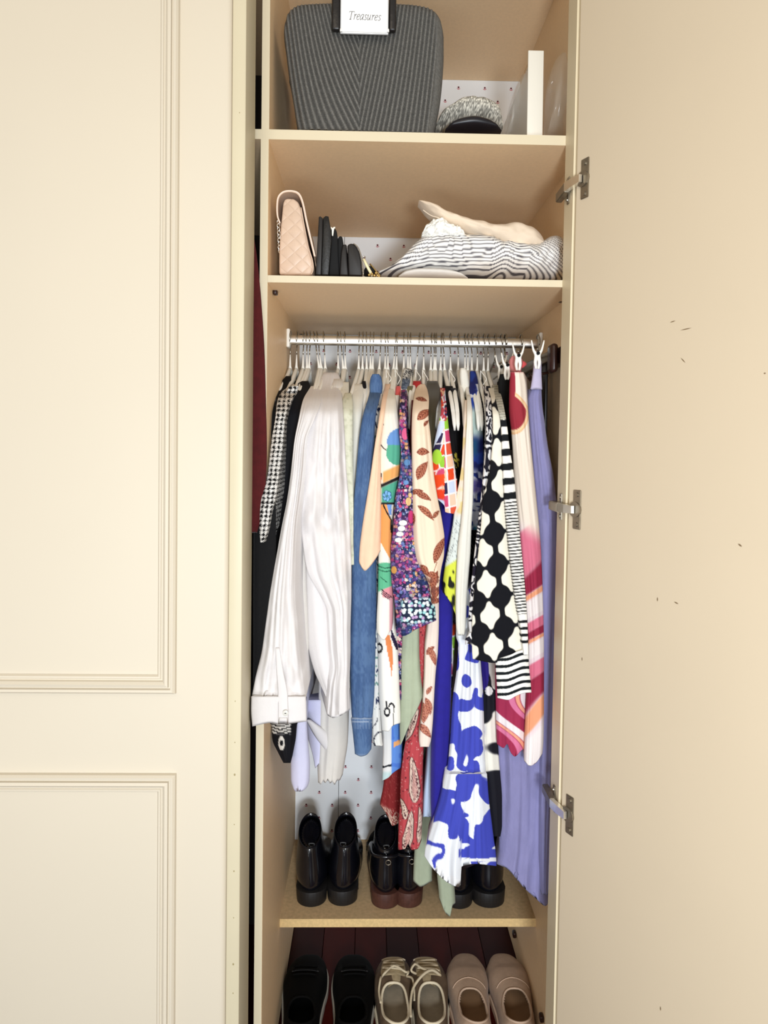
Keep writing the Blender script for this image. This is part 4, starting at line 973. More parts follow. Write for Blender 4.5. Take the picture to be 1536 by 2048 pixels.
CG = garment('circle_print_cardigan', 'cardigan', 'black and cream cardigan with linked circles and a striped knit edge', 977)
sheet('body', [(776, 976, 990), (800, 983, 998), (850, 986, 1006), (900, 984, 1007), (950, 978, 1009), (1000, 966, 1012), (1050, 962, 1017), (1100, 957, 1021), (1150, 951, 1028), (1200, 947, 1036), (1250, 944, 1044), (1300, 944, 1050), (1325, 946, 1052)], -.012, m_printk, CG, hx=977,
      pattern=p_circ, fold=.0015, nf=1.2, bulge=.5, seed=48, res=1.2, hem=[(0, 1318), (.4, 1326), (.6, 1316), (1, 1300)])
sheet('striped_edge', [(770, 985, 996), (800, 992, 1005), (850, 1002, 1014), (900, 1004, 1020), (950, 1006, 1028), (1000, 1009, 1033), (1050, 1013, 1038), (1100, 1018, 1043), (1150, 1024, 1048), (1200, 1031, 1052), (1250, 1040, 1055), (1310, 1048, 1057)], -.022, m_printk, CG,
      hx=977, pattern=p_stripes, fold=.0008, bulge=.5, seed=49, res=1.2)
sheet('striped_hem', [(1298, 992, 1057), (1330, 991, 1058), (1360, 993, 1061), (1400, 995, 1064)], -.018, m_printk, CG, flat=True, back=.05, pattern=p_cuffstripe, fold=.002, nf=1.6, bulge=.5, seed=50, res=1.2,
      hem=[(0, 1396), (.3, 1400), (.55, 1392), (.8, 1386), (1, 1385)], topline=[(0, 1318), (.3, 1314), (.7, 1302), (1, 1298)])
simple('black_white_circle_skirt', 'skirt', 'black skirt with large cream shapes hanging right of the blue and white dress', 983,
       [(1240, 958, 994), (1320, 960, 994), (1370, 965, 993), (1450, 966, 994), (1530, 968, 999), (1600, 974, 1004), (1650, 980, 1004), (1673, 984, 1001)], .075, m_print, pattern=p_cw, fold=.003, nf=1.4, part='skirt')
BWD = garment('blue_white_print_dress', 'dress', 'blue and white animal print dress with two hem tiers reaching the boots', 956)
sheet('bodice', [(1180, 912, 950), (1270, 912, 955), (1290, 916, 958), (1330, 914, 962), (1400, 905, 967), (1480, 900, 969), (1530, 895, 971), (1556, 890, 973)], .055, m_print, BWD, hx=956, pattern=p_bluewhite, fold=.005, nf=3.2, seed=52, res=1.3)
sheet('skirt_tier', [(1548, 890, 974), (1600, 880, 978), (1640, 868, 983), (1680, 856, 988), (1700, 850, 991), (1730, 848, 993), (1774, 852, 993)], .04, m_print, BWD, flat=True, back=.12, pattern=p_bluewhite, fold=.008, nf=4.4, seed=53, res=1.3,
      hem=[(0, 1712), (.15, 1742), (.32, 1766), (.46, 1774), (.49, 1770), (.52, 1733), (.7, 1728), (1, 1732)])

simple('black_velvet_skirt', 'skirt', 'black velvet skirt clipped left of the pink swirl dress', 1000,
       [(748, 1000, 1019), (768, 996, 1022), (800, 1000, 1023), (850, 1010, 1024), (880, 1018, 1028), (900, 1022, 1030)], .12, c_velvet, flat=True, fold=.003, part='skirt')
PK = garment('pink_swirl_dress', 'dress', 'cream, pink and burgundy swirl dress clipped second from the right end', 1040)
sheet('bodice', [(744, 1021, 1047), (770, 1019, 1052), (820, 1018, 1056), (870, 1023, 1060), (950, 1028, 1068), (1000, 1031, 1073), (1050, 1036, 1078), (1100, 1040, 1082), (1200, 1048, 1086), (1300, 1054, 1088), (1350, 1054, 1088), (1420, 1051, 1088), (1480, 1049, 1087), (1530, 1048, 1082)],
      .030, m_print, PK, hx=1045, flat=True, pattern=p_pink, fold=.005, nf=2.4, seed=54, res=1.4, hem=[(0, 1522), (.35, 1532), (.7, 1526), (1, 1508)])
sheet('ruffle', [(1330, 990, 1062), (1390, 991, 1062), (1440, 992, 1061), (1490, 994, 1058), (1515, 1000, 1054)], .045, m_print, PK, flat=True, back=.04, pattern=p_pink2, fold=.005, nf=2.6, seed=55, res=1.3,
      hem=[(0, 1488), (.2, 1496), (.32, 1488), (.42, 1506), (.55, 1513), (.8, 1500), (1, 1494)])
sheet('bow', [(712, 1024, 1040), (722, 1019, 1046), (734, 1020, 1044), (744, 1024, 1042)], .10, m_print, PK, flat=True, back=.03, pattern=lambda x, y: p_pink(x, y * 0 + 700), fold=.003, nf=3, seed=56)
sheet('bow', [(722, 1040, 1048), (728, 1038, 1054), (736, 1036, 1046)], .11, c_coral, PK, flat=True, back=.015, fold=.001, seed=57)

LV = garment('lilac_linen_dress', 'dress', 'long lilac-blue linen dress, the rightmost garment', 1072)
sheet('waistband', [(722, 1069, 1083), (740, 1067.5, 1083), (779, 1061, 1084.5)], .055, cloth('pale_lilac_waistband', (186, 180, 206), .03), LV, flat=True, back=.02, fold=.0004, nf=1, bulge=.6, seed=58)
sheet('skirt', [(776, 1064, 1083), (800, 1057, 1084), (850, 1060, 1090), (900, 1064, 1097), (950, 1068, 1107), (1000, 1072, 1113), (1050, 1076, 1119), (1100, 1079, 1119), (1200, 1081, 1116), (1300, 1082, 1113), (1400, 1082, 1111), (1500, 1082, 1108), (1600, 1081, 1104), (1700, 1080, 1101), (1790, 1084, 1097)],
      .065, c_lilac, LV, flat=True, back=.20, fold=.006, nf=2.6, seed=59, drift=.006)
sheet('skirt', [(1360, 1000, 1111), (1480, 995, 1108), (1540, 998, 1106), (1600, 1000, 1104), (1700, 998, 1101), (1740, 992, 1099), (1812, 990, 1097)], .080, c_lilac, LV, flat=True, back=.10, fold=.010, nf=3.6, seed=60, drift=.008,
      hem=[(0, 1728), (.18, 1736), (.34, 1752), (.52, 1774), (.75, 1796), (.95, 1812), (1, 1806)])
# dark belts hanging from the rack
for k, (x0, x1, yb_) in enumerate(((1084, 1090, 905), (1090, 1095, 850), (1094, 1098, 790))):
    bl = empty('leather_belt', at(x0, 760, .16), ('long black', 'shorter dark brown', 'shortest black')[k] + ' leather belt hanging from the dark brown rack on the right', 'belt')
    p0 = at(x0, 716, .17); p1 = at(x1, 716, .17); q0 = at(x0 + 4, yb_, .17)
    box('strap', p0[0], p0[0] + .006, .14 + k * .05, .165 + k * .05, q0[2], p0[2], mat('belt_leather', [(14, 12, 12), (40, 24, 18), (12, 12, 14)][k], .4), bl, bevel=.001)
    tube('buckle', [(p0[0] + .003, .152 + k * .05 + .012 * math.cos(a), q0[2] - .006 + .012 * math.sin(a)) for a in np.linspace(0, 2 * PI, 13)[:-1]], .0015, m_steel, bl, n=6, closed=True)

# ================================================================== HANGERS
def hanger_meshes():
    # local frame: origin at the rail centre. Hook in the Y-Z plane
    pts = []
    for a in np.linspace(math.radians(-150), math.radians(90 + 0), 9)[0:0]: pass
    for a in np.linspace(-160, 55, 16)[::-1]:
        an = math.radians(a + 90); pts.append((0, .0165 * math.cos(an), .004 + .0165 * math.sin(an)))
    pts = [(0, .0165 * math.cos(math.radians(t)), .004 + .0165 * math.sin(math.radians(t))) for t in np.linspace(215, -35, 16)]
    pts += [(0, .006, -.014), (0, 0, -.022), (0, 0, -.034)]
    V1, F1 = tube_data(pts, .00125, 8)
    # body: stem then two arms of flattened section
    path = [(-.033, .0013, .0013), (-.045, .0018, .0018), (-.058, .0026, .0028), (-.068, .0048, .005)]
    V2, F2 = [], []
    def sec(c, hz, hx, dy=0, ny_=(0, 0, 1), n=10):
        base_ = len(V2)
        for k in range(n):
            a = 2 * PI * k / n; V2.append((c[0] + hx * math.cos(a), c[1] + hz * math.sin(a) * ny_[1], c[2] + hz * math.sin(a) * ny_[2]))
        return base_
    def loft(ids, n=10):
        for a, b in zip(ids[:-1], ids[1:]):
            for k in range(n): F2.append((a + k, a + (k + 1) % n, b + (k + 1) % n, b + k))
        F2.append(tuple(ids[0] + k for k in range(n))[::-1]); F2.append(tuple(ids[-1] + k for k in range(n)))
    ids = [sec((0, 0, z), r, r2, ny_=(0, 1, 0)) for z, r, r2 in path]; loft(ids)
    for sg in (-1, 1):
        ids = []
        for (dy, z, hz, hx) in ((0, -.068, .006, .0042), (.012, -.074, .0085, .0046), (.04, -.090, .009, .0048), (.08, -.108, .0085, .0048), (.125, -.128, .0075, .0046), (.165, -.150, .0065, .0042), (.190, -.172, .0055, .004), (.200, -.192, .005, .0038), (.202, -.205, .002, .002)):
            sl = min(1, max(0, (dy - .15) / .05)); ids.append(sec((.062 * sg * dy, sg * dy, z), hz, hx, ny_=(0, -sg * sl * .9 - sg * .0, 1 - .75 * sl)))
        loft(ids)
    h = bpy.data.meshes.new('hook'); h.from_pydata(V1, [], F1); h.shade_smooth(); h.materials.append(m_wire)
    b = bpy.data.meshes.new('hanger_body'); b.from_pydata(V2, [], F2); b.shade_smooth(); b.materials.append(m_white)
    return h, b
HM, BM = hanger_meshes()
def place_hanger(px, tilt, label, group):
    x = at(px, 672, RY)[0]
    r = bpy.data.objects.new('clothes_hanger', None); C.objects.link(r); r.location = (x, RY, RZ); r.empty_display_size = .01
    r.rotation_euler = (0, tilt, random.uniform(-.03, .03)); tag(r, label, 'hanger', group)
    for nm, me in (('hook', HM), ('hanger_body', BM)):
        o = bpy.data.objects.new(nm, me); C.objects.link(o); o.parent = r
    return r
hooks = [581, 594, 607, 613.5, 620, 630, 636, 648, 676, 682, 690, 718.5, 726, 733, 741, 747, 762, 771, 776, 791, 794.5, 808, 816, 821, 838, 848, 863, 869, 872.5, 883, 887, 901, 917, 930, 936, 944, 956, 968, 977, 1003, 1010]
own = {581: 'sheer black top', 594: 'houndstooth blouse', 607: 'blue-black dress', 630: 'pale lilac-white shirt', 636: 'white shirt with the wide buttoned cuff', 648: 'large crumpled white shirt', 676: 'thin white blouse with a wavy hem',
       682: 'ivory lace top', 690: 'pale green lace top', 718.5: 'plain cream blouse', 733: 'black beaded top', 747: 'denim shirt', 762: 'white navy-leaf blouse', 771: 'peach blouse', 791: 'abstract print blouse',
       794.5: 'coral top', 808: 'white loop-motif blouse', 816: 'purple floral blouse', 821: 'grey bandana print shirt', 838: 'brick red knit', 848: 'peach leaf print blouse', 863: 'dark khaki blouse', 872.5: 'royal blue dress',
       883: 'geometric print blouse', 887: 'black embroidered dress', 901: 'plain black dress', 930: 'pale face-print dress', 936: 'long ivory blouse', 944: 'blue watercolour dress', 956: 'blue and white animal print dress',
       968: 'black and white swirl blouse', 977: 'circle print cardigan', 1003: 'black velvet skirt'}
tilts = {630: -.16, 636: -.13, 648: -.06, 682: -.09, 690: -.03, 887: -.06, 838: .10, 791: .06, 762: .05, 848: .0}
for px in hooks:
    if px in own: lb = 'white hanger with steel hook carrying the ' + own[px]; gp = 'white hangers on the chrome rail'
    else: lb = 'one of the white hangers crowded on the rail whose garment is hidden'; gp = 'white hangers whose garments are hidden'
    place_hanger(px, tilts.get(px, random.uniform(-.02, .02)), lb, gp)

# clip hangers at the right end
def clip_hanger(hpx, cpx, cpy, Yc, label):
    x = at(hpx, 690, RY)[0]; r = empty('clip_hanger', (x, RY, RZ), label, 'hanger', 'clip hangers at the right end of the rail')
    pts = [(x, RY + .0165 * math.cos(math.radians(t)), RZ + .004 + .0165 * math.sin(math.radians(t))) for t in np.linspace(215, -35, 16)]
    pts += [(x, RY + .006, RZ - .014), (x, RY, RZ - .022)]
    c = at(cpx, cpy, Yc)
    pts += [(x, RY, c[2] + .030)]
    tube('hook', pts, .0014, m_wire, r)
    tube('crossbar', [(c[0], Yc - .01, c[2] + .012), ((c[0] + x) / 2, (Yc + RY) / 2, c[2] + .014), (x, RY, c[2] + .030), (x + .006, RY + .10, c[2] + .014), (x + .008, RY + .19, c[2] + .012)], .0022, m_wire, r)
    # white peg: two jaws crossing at a dark pivot, opening at the top
    for s in (-1, 1):
        tube('clip_jaw', spline([(c[0] + s * .012, Yc - .012, c[2] + .028), (c[0] + s * .008, Yc - .012, c[2] + .010), (c[0] + s * .0025, Yc - .012, c[2] + .000), (c[0] + s * .004, Yc - .012, c[2] - .014), (c[0] + s * .002, Yc - .012, c[2] - .026)], 12),
             [.0013, .0016, .0019, .0024, .003, .0036, .0038, .0036, .0033, .003, .0026, .002], m_white, r, n=8)
    bm = bmesh.new(); bmesh.ops.create_cone(bm, cap_ends=True, segments=14, radius1=.0032, radius2=.0032, depth=.014)
    for v in bm.verts: v.co = (c[0] + v.co.x, Yc - .012 + v.co.z, c[2] + .003 + v.co.y)
    fin('pivot', bm, c_black, r)
clip_hanger(1042, 1034, 716, .085, 'clip hanger gripping the bow of the pink swirl dress')
clip_hanger(1076, 1072, 712, .040, 'clip hanger gripping the lilac waistband')
clip_hanger(1011, 1012, 735, .13, 'clip hanger left of the pink bow gripping the black velvet skirt')
clip_hanger(990, 1000, 738, .20, 'tilted clip hanger left of the black velvet skirt')
# thin white shoulder loops standing up beside some hanger necks
for (x, y, dx, dy) in ((772, 739, 10, 18), (790, 739, 11, 18), (831, 739, 10, 16), (845, 739, 11, 20), (898, 739, 12, 20), (961, 741, 12, 17)):
    lp = empty('hanging_ribbon', at(x, y, .25), 'one of the thin white hanging ribbons looped beside the hanger necks', 'ribbon', 'white hanging ribbons on the rail')
    a = at(x, y, .25); b = at(x + dx, y + dy, .235); c = at(x + dx * .25, y + dy * 1.9, .24); d = at(x + 1, y + dy * 1.3, .255)
    tube('loop', spline([a, (a + b) / 2, b, (b + c) / 2, c, d, a], 26), .0009, m_white, lp, n=6)

# ================================================================== THINGS ON THE TOP SHELF
def setcol(me, rgb):
    c = lin(np.clip(rgb, 0, 255)); c4 = np.concatenate([c, np.ones((len(c), 1))], 1)
    a = me.color_attributes.new('print', 'FLOAT_COLOR', 'POINT'); a.data.foreach_set('color', c4.ravel().astype(np.float32))
def atz(px, py, z):
    d = R @ np.array([(px - 768) / F, 1.0, -(py - 1024 - SH) / F]); t = (z - CAM[2]) / d[2]; return CAM + d * t
def grid_faces(n, m, close=True):
    Fc = []
    for i in range(n - 1):
        for j in range(m if close else m - 1):
            j2 = (j + 1) % m; Fc.append((i * m + j, i * m + j2, (i + 1) * m + j2, (i + 1) * m + j))
    return Fc
def knit_basket():
    Y0 = .03
    t = empty('knit_basket', at(730, 262, .15), 'charcoal ribbed knit storage basket with a white name card on its front', 'basket')
    nu, nv = 250, 150
    u = np.linspace(0, 1, nu); v = np.linspace(0, 1, nv)
    Yk = [-40, 10, 30, 60, 100, 140, 200, 262]; XLk = [568, 563, 563.5, 565, 570, 575, 585, 594]; XRk = [884, 887, 889, 890, 890, 888, 882, 869]
    top = pch(u, [0, .04, .12, .3, .5, .8, .93, .98, 1], [34, 10, 0, -3, -4, 0, 8, 22, 44])
    bot = 258 + 8 * u
    PY = top[None, :] + v[:, None] * (bot - top)[None, :]
    XL_ = pch(PY.ravel(), Yk, XLk).reshape(PY.shape); XR_ = pch(PY.ravel(), Yk, XRk).reshape(PY.shape)
    PX = XL_ + (XR_ - XL_) * u[None, :]
    P = atv(PX, PY, np.full(PX.shape, Y0))
    cx = 718.5
    ph = np.where(PX < cx, (PX - cx) - .27 * (PY - 60) * sm(560, cx + 30, PX) - .12 * (PY - 60), (PX - cx) + .20 * (PY - 60) * (1 - .5 * sm(cx, 880, PX)))
    ribs = np.cos(ph * 2 * PI / 8.3)
    st = .25 * np.cos(PY * 2 * PI / 4.2 + np.sin(ph) * 1.5) + .3 * (vn(PX, PY, 3, 5) - .5)
    band = sm(.93, .96, u)[None, :]
    h = (.0017 * ribs + .0006 * st) * (1 - band) + .0012 * band * (vn(PX, PY, 5, 2))
    rnd = .028 * (1 - np.sqrt(np.clip(1 - np.clip((np.abs(u - .5) * 2 - .78) / .22, 0, 1) ** 2 * .98, 0, 1)))[None, :]
    rndv = .02 * (1 - np.sqrt(np.clip(1 - np.clip((.12 - v) / .12, 0, 1) ** 2 * .95, 0, 1)))[:, None]
    P[..., 1] += rnd + rndv - h
    Rr = [P]
    for dy, k in ((.09, 1), (.24, 1), (.30, .9)): q = P[:, -1, :].copy(); q[:, 1] = Y0 + dy; q[:, 0] -= .0 + (1 - k) * .2; Rr.append(q[:, None, :])
    for dy, k in ((.30, .9), (.24, 1), (.09, 1)): q = P[:, 0, :].copy(); q[:, 1] = Y0 + dy; q[:, 0] += (1 - k) * .2; Rr.append(q[:, None, :])
    A = np.concatenate(Rr, 1); nr = A.shape[1]
    cen = A[0].mean(0); inn = cen + (A[0] - cen) * np.array([.93, .90, 1]); inn2 = inn - np.array([0, 0, .10])
    A = np.concatenate([inn2[None], inn[None], A], 0)
    me = bpy.data.meshes.new('basket'); Fc = grid_faces(A.shape[0], nr); Fc.append(tuple(range(nr))); Fc.append(tuple((A.shape[0] - 1) * nr + k for k in range(nr))[::-1])
    me.from_pydata(A.reshape(-1, 3).tolist(), [], Fc); me.shade_smooth()
    vv = np.concatenate([np.zeros((2, nr)), np.zeros((nv, nr))], 0); rb = np.zeros_like(vv); rb[2:, :nu] = (ribs * .6 + st * .6) * (1 - band) + band * .3
    g0 = np.array([84, 83, 80.]); c = g0[None, None, :] * (1 + .38 * rb[..., None]) * (.9 + .25 * hsh(np.arange(A.shape[0])[:, None] + 0 * rb, np.arange(nr)[None, :] + 0 * rb, 4))[..., None]
    setcol(me, c.reshape(-1, 3))
    link('basket', me, m_printk, t)
    lth = mat('black_leather_strap', (26, 24, 24), .35, noise=.2, nscale=90, bump=.3, bscale=150)
    for (x0, x1, yb2) in ((663, 682, 61), (777, 793, 63)):
        a = at(x0, yb2, .016); b = at(x1, -16, .016)
        box('strap', a[0], b[0], .012, .024, a[2], b[2], lth, t, bevel=.004, seg=3)
    a = at(680.5, 66, .008); b = at(777.5, -22, .008)
    m_card = mat('white_card', (250, 250, 248), .5); m_cl = mat('clear_white_holder', (214, 216, 218), .15, spec=.6)
    hd = box('card_holder', a[0], b[0], .008, .012, a[2], b[2], m_cl, t, bevel=.0006)
    a = at(683, 62.5, .0066); b = at(775, -20, .0066)
    cd = box('name_card', a[0], b[0], .0066, .0079, a[2], b[2], m_card, t)
    for (x, y) in ((682, 64), (776, 65)):
        p = at(x, y, .008); tube('corner_clip', [p + (0, -.003, .004), p + (0, -.003, -.001)], .002, m_card, t)
    G_ = {'T': (1.0, [[(0, 1.27), (.04, 1.45), (1.0, 1.45), (1.0, 1.27)], [(.5, 1.45), (.5, 0)], [(.32, 0), (.68, 0)]]),
          'r': (.64, [[(.06, .94), (.2, 1.0), (.2, 0)], [(.2, .58), (.34, .88), (.52, 1.0), (.60, .88)]]),
          'e': (.66, [[(.08, .48), (.34, .54), (.54, .72), (.48, .95), (.32, 1), (.12, .8), (.05, .42), (.13, .1), (.32, 0), (.55, .17)]]),
          'a': (.80, [[(.6, .93), (.36, 1), (.12, .74), (.05, .34), (.18, .0), (.38, .13), (.58, .6)], [(.63, 1), (.56, .2), (.62, 0), (.75, .1)]]),
          's': (.60, [[(.52, .84), (.34, 1), (.14, .86), (.18, .62), (.42, .42), (.48, .18), (.28, 0), (.06, .14)]]),
          'u': (.84, [[(.04, .88), (.15, 1), (.12, .3), (.2, .02), (.38, .08), (.58, .5)], [(.63, 1), (.56, .2), (.62, 0), (.76, .1)]])}
    V, Fc = [], []; cx_ = 0; p0 = at(695.5, 38.3, .0062); p1 = at(761.5, 40, .0062); un = (p1[0] - p0[0]) / 6.5
    for ch in 'Treasures':
        adv, st = G_[ch]
        for ln in st:
            q = spline(ln, 14) if len(ln) > 4 else ln
            pts_ = [(p0[0] + (cx_ + x + .24 * y) * un, .0064, p0[2] + y * un * 1.05 - cx_ * un * .02) for x, y in q]
            v_, f_ = tube_data(pts_, .00050 if len(ln) > 2 else .0006, 6, v0=len(V)); V += list(v_); Fc += f_
        cx_ += adv
    pyd('lettering', V, Fc, mat('grey_ink', (96, 94, 94), .7), t)
knit_basket()

def loftx(name, cols, Yc, depth, material, parent=None, n=28, seed=0, wr=.003, wsc=16, pattern=None, nx=70, flatb=True, sq=2.0):
    """cloth lump: cross-sections along x; cols = (x, y_top, y_bottom) in photograph pixels at depth Yc"""
    X = [c[0] for c in cols]; x = np.linspace(X[0], X[-1], nx)
    yt = pch(x, X, [c[1] for c in cols]); yb = pch(x, X, [c[2] for c in cols])
    V = []; px_, py_ = [], []
    dp = pch(np.linspace(0, 1, nx), [0, .12, .5, .88, 1], [.35, .8, 1, .8, .35]) * depth
    for i in range(nx):
        a = at(x[i], yt[i], Yc); b = at(x[i], yb[i], Yc); zc = (a[2] + b[2]) / 2; hz = (a[2] - b[2]) / 2
        for k in range(n):
            th = 2 * PI * k / n; cy = -math.cos(th); cz = math.sin(th)
            e = 2 / sq; yy = np.sign(cy) * abs(cy) ** e; zz = np.sign(cz) * abs(cz) ** e
            d = (fb(np.array([x[i]]), np.array([k * 7. * 28 / n]), wsc, seed)[0] - .5) * 2 * wr
            V.append(((a[0] + b[0]) / 2, Yc + dp[i] * yy + d * yy * 1.5, zc + hz * zz + d * zz * (.6 if zz > 0 else 0)))
            px_.append(x[i]); py_.append((yt[i] + yb[i]) / 2 - (a[2] - b[2]) / 2 * 1040 * math.sin(th) if yy < 0 else yt[i] - 20 * (yy))
    Fc = grid_faces(nx, n); Fc.append(tuple(range(n))[::-1]); Fc.append(tuple((nx - 1) * n + k for k in range(n)))
    me = bpy.data.meshes.new(name); me.from_pydata(V, [], Fc); me.shade_smooth()
    if pattern: setcol(me, pattern(np.array(px_), np.array(py_)))
    return link(name, me, material, parent)

def glitter(x, y):
    r = hsh(np.floor(x / 1.7), np.floor(y / 1.7), 4); n = np.abs(np.sin(fb(x, y, 6, 3) * 22))
    g = 105 + 150 * r * (.4 + .6 * sm(.2, .5, n)); return np.stack([g * .98, g * .96, g * .9], -1)
cp = empty('sequin_cap', at(938, 265, .13), 'silver sequinned cap with a black peak beside the knit basket', 'cap')
loftx('crown', [(870, 257, 265), (880, 240, 266), (900, 228, 266), (925, 217, 267), (937, 216, 267), (945, 218, 267), (955, 216, 267), (975, 223, 268), (990, 236, 268), (1001, 262, 268)], .13, .085, m_printk, cp, n=60, nx=150, wr=.0015, pattern=glitter, seed=2)
pk = loftx('peak', [(890, 262, 266), (900, 252, 266), (920, 242, 267), (945, 238, 267), (970, 243, 268), (985, 251, 268), (1001, 264, 268)], .045, .03, mat('black_satin_peak', (12, 11, 20), .35), cp, n=24, nx=50, wr=0)

def clear_plastic(name, rgb=(236, 234, 226), a=.3, rough=.18):
    m = mat(name, rgb, rough, spec=.6, alpha=a); return m
m_clear = clear_plastic('clear_acrylic', a=.42, rough=.3); m_refl = clear_plastic('reflection_white_acrylic', (236, 232, 220), a=.86, rough=.3)  # whitish colour of the box front stands in for its reflection
bx_ = empty('clear_storage_box', at(1072, 270, .15), 'clear plastic box with its front edge coloured white as a reflection on the top shelf, right', 'box')
a = at(1054, 270, .03); b = at(1088, 101, .03)
z0 = Z1T + .0008; z1 = b[2]
box('front_wall', a[0], b[0], .030, .034, z0, z1, m_refl, bx_, bevel=.001)
box('side_wall', a[0], a[0] + .002, .034, .30, z0, z1 - .03, m_clear, bx_)
box('side_wall', b[0] - .002, b[0], .034, .30, z0, z1, m_clear, bx_)
box('back_wall', a[0], b[0], .30, .303, z0, z1 - .03, m_clear, bx_)
box('base', a[0] + .0021, b[0] - .0021, .0345, .2995, z0, z0 + .002, m_clear, bx_)
pg = empty('clear_plastic_bag', at(1115, 268, .12), 'crumpled clear plastic bag between the clear box and the wardrobe side', 'bag')
loftx('film', [(1093, 262, 269), (1100, 150, 270), (1112, 118, 271), (1122, 112, 272), (1132, 150, 272), (1140, 215, 272)], .11, .06, clear_plastic('thin_plastic_film', (226, 222, 210), a=.16, rough=.12), pg, n=26, nx=40, wr=.010, wsc=22, seed=8)
loftx('film', [(1012, 262, 268), (1022, 200, 268), (1034, 168, 268), (1046, 150, 269), (1052, 170, 269)], .20, .05, clear_plastic('thin_plastic_film_left', (232, 228, 218), a=.28, rough=.12),
      empty('clear_plastic_sleeve', at(1035, 268, .2), 'cloudy plastic sleeve leaning left of the clear box, in front of the wallpaper', 'sleeve'), n=24, nx=30, wr=.006, seed=9)

# ================================================================== SECOND SHELF
def prism(name, poly, Y0, Y1, material, parent=None, bevel=.002, seg=2):
    """silhouette in photograph pixels at depth Y0, extruded straight back to Y1"""
    bm = bmesh.new(); f = [bm.verts.new(at(x, y, Y0)) for x, y in poly]
    for v in f: v.co.y = Y0
    face = bm.faces.new(f); r = bmesh.ops.extrude_face_region(bm, geom=[face])
    for v in [g for g in r['geom'] if isinstance(g, bmesh.types.BMVert)]: v.co.y = Y1
    o = fin(name, bm, material, parent, bevel=bevel, seg=seg)
    return o
def quilt_mat():
    m = mat('pink_quilted_leather', (206, 180, 158), .42, noise=.03, nscale=50, spec=.45); nt = m.node_tree; N = nt.nodes; Lk = nt.links; b = N['Principled BSDF']
    tc = N.new('ShaderNodeTexCoord'); s_ = N.new('ShaderNodeSeparateXYZ'); Lk.new(tc.outputs['Object'], s_.inputs[0])
    def mth(op, a, bb=None):
        n = N.new('ShaderNodeMath'); n.operation = op
        for i, q in enumerate((a, bb)):
            if q is None: continue
            if isinstance(q, (int, float)): n.inputs[i].default_value = q
            else: Lk.new(q, n.inputs[i])
        return n.outputs[0]
    xy = mth('ADD', s_.outputs[0], s_.outputs[1])
    p = mth('ABSOLUTE', mth('SINE', mth('MULTIPLY', mth('ADD', s_.outputs[2], mth('MULTIPLY', xy, .9)), PI / .026)))
    q = mth('ABSOLUTE', mth('SINE', mth('MULTIPLY', mth('SUBTRACT', s_.outputs[2], mth('MULTIPLY', xy, .9)), PI / .026)))
    h = mth('POWER', mth('MULTIPLY', p, q), .4)
    bp = N.new('ShaderNodeBump'); bp.inputs['Strength'].default_value = .55; bp.inputs['Distance'].default_value = .0022; Lk.new(h, bp.inputs['Height']); Lk.new(bp.outputs[0], b.inputs['Normal'])
    return m
m_quilt = quilt_mat(); m_pinkl = mat('pink_leather', (204, 178, 156), .4, noise=.03, spec=.45)
hb = empty('quilted_handbag', at(592, 548, .12), 'pale pink quilted flap handbag standing on the second shelf, far left', 'handbag')
prism('bag_body', [(558, 548.5), (558, 500), (561.5, 450), (566, 405), (569, 398), (575, 396), (588, 397), (597, 404), (603, 420), (610, 455), (617, 492), (626, 525), (626, 540), (622, 549.5)], .030, .25, m_quilt, hb, bevel=.004, seg=3)
def ribbon(name, path, th, Y0, Y1, material, parent):
    P = spline([at(x, y, Y0) for x, y in path], 40); V = []
    for i, p in enumerate(P):
        t_ = P[min(i + 1, 39)] - P[max(i - 1, 0)]; t_ /= np.linalg.norm(t_); nn = np.array([-t_[2], 0, t_[0]])
        for (o, Y) in ((-th, Y0), (th, Y0), (th, Y1), (-th, Y1)): q = p + nn * o; V.append((q[0], Y, q[2]))
    Fc = grid_faces(40, 4); Fc.append((0, 1, 2, 3)); Fc.append((159, 158, 157, 156))
    o = pyd(name, V, Fc, material, parent); return o
ribbon('flap', [(559, 444), (555, 432), (554.5, 412), (557, 395), (566, 385), (579, 382.5), (592, 385), (600, 393), (606, 410), (612, 440), (620, 475), (629, 512)], .0014, .026, .255, m_pinkl, hb)
tube('piping', spline([at(x, y, .026) for x, y in [(560, 446), (555, 432), (554, 412), (556.5, 394), (566, 384), (579, 381.5), (593, 384), (601, 392), (607, 410), (613, 440), (621, 475), (630, 513)]], 44), .0014, mat('pale_pink_piping', (240, 216, 200), .4), hb)
tube('piping', spline([at(x, y, .029) for x, y in [(602, 415), (609, 455), (616, 492), (625, 522), (626, 540), (622, 549)]], 24), .0012, m_pinkl, hb)
for i in range(9):
    p = at(556.5 + i * .35, 444 + i * 7.2, .035); aa = .5 if i % 2 else -.5
    tube('chain_link', [p + np.array([.0026 * math.cos(t) * math.cos(aa), .0026 * math.cos(t) * math.sin(aa), .0042 * math.sin(t)]) for t in np.linspace(0, 2 * PI, 11)[:-1]], .0009, m_metal, hb, n=6, closed=True)
m_blk = mat('black_leather', (11, 10, 10), .45, noise=.25, nscale=80, bump=.25, bscale=220); m_blk2 = mat('black_fabric_pouch', (6, 6, 7), .8)
m_char = mat('charcoal_satin', (22, 19, 19), .5)
w1 = empty('folded_wallet', at(648, 549, .1), 'tall black folded wallet right of the pink handbag', 'wallet')
prism('cover', [(631, 549), (634, 500), (637.5, 434), (640, 432), (645.5, 436), (645, 470), (642, 549.5)], .03, .19, m_char, w1, bevel=.001)
prism('cover', [(642.5, 549.5), (645.5, 470), (646, 436), (651, 431.5), (657, 432.5), (660, 450), (663, 480), (657, 549.5)], .034, .19, m_blk, w1, bevel=.001)
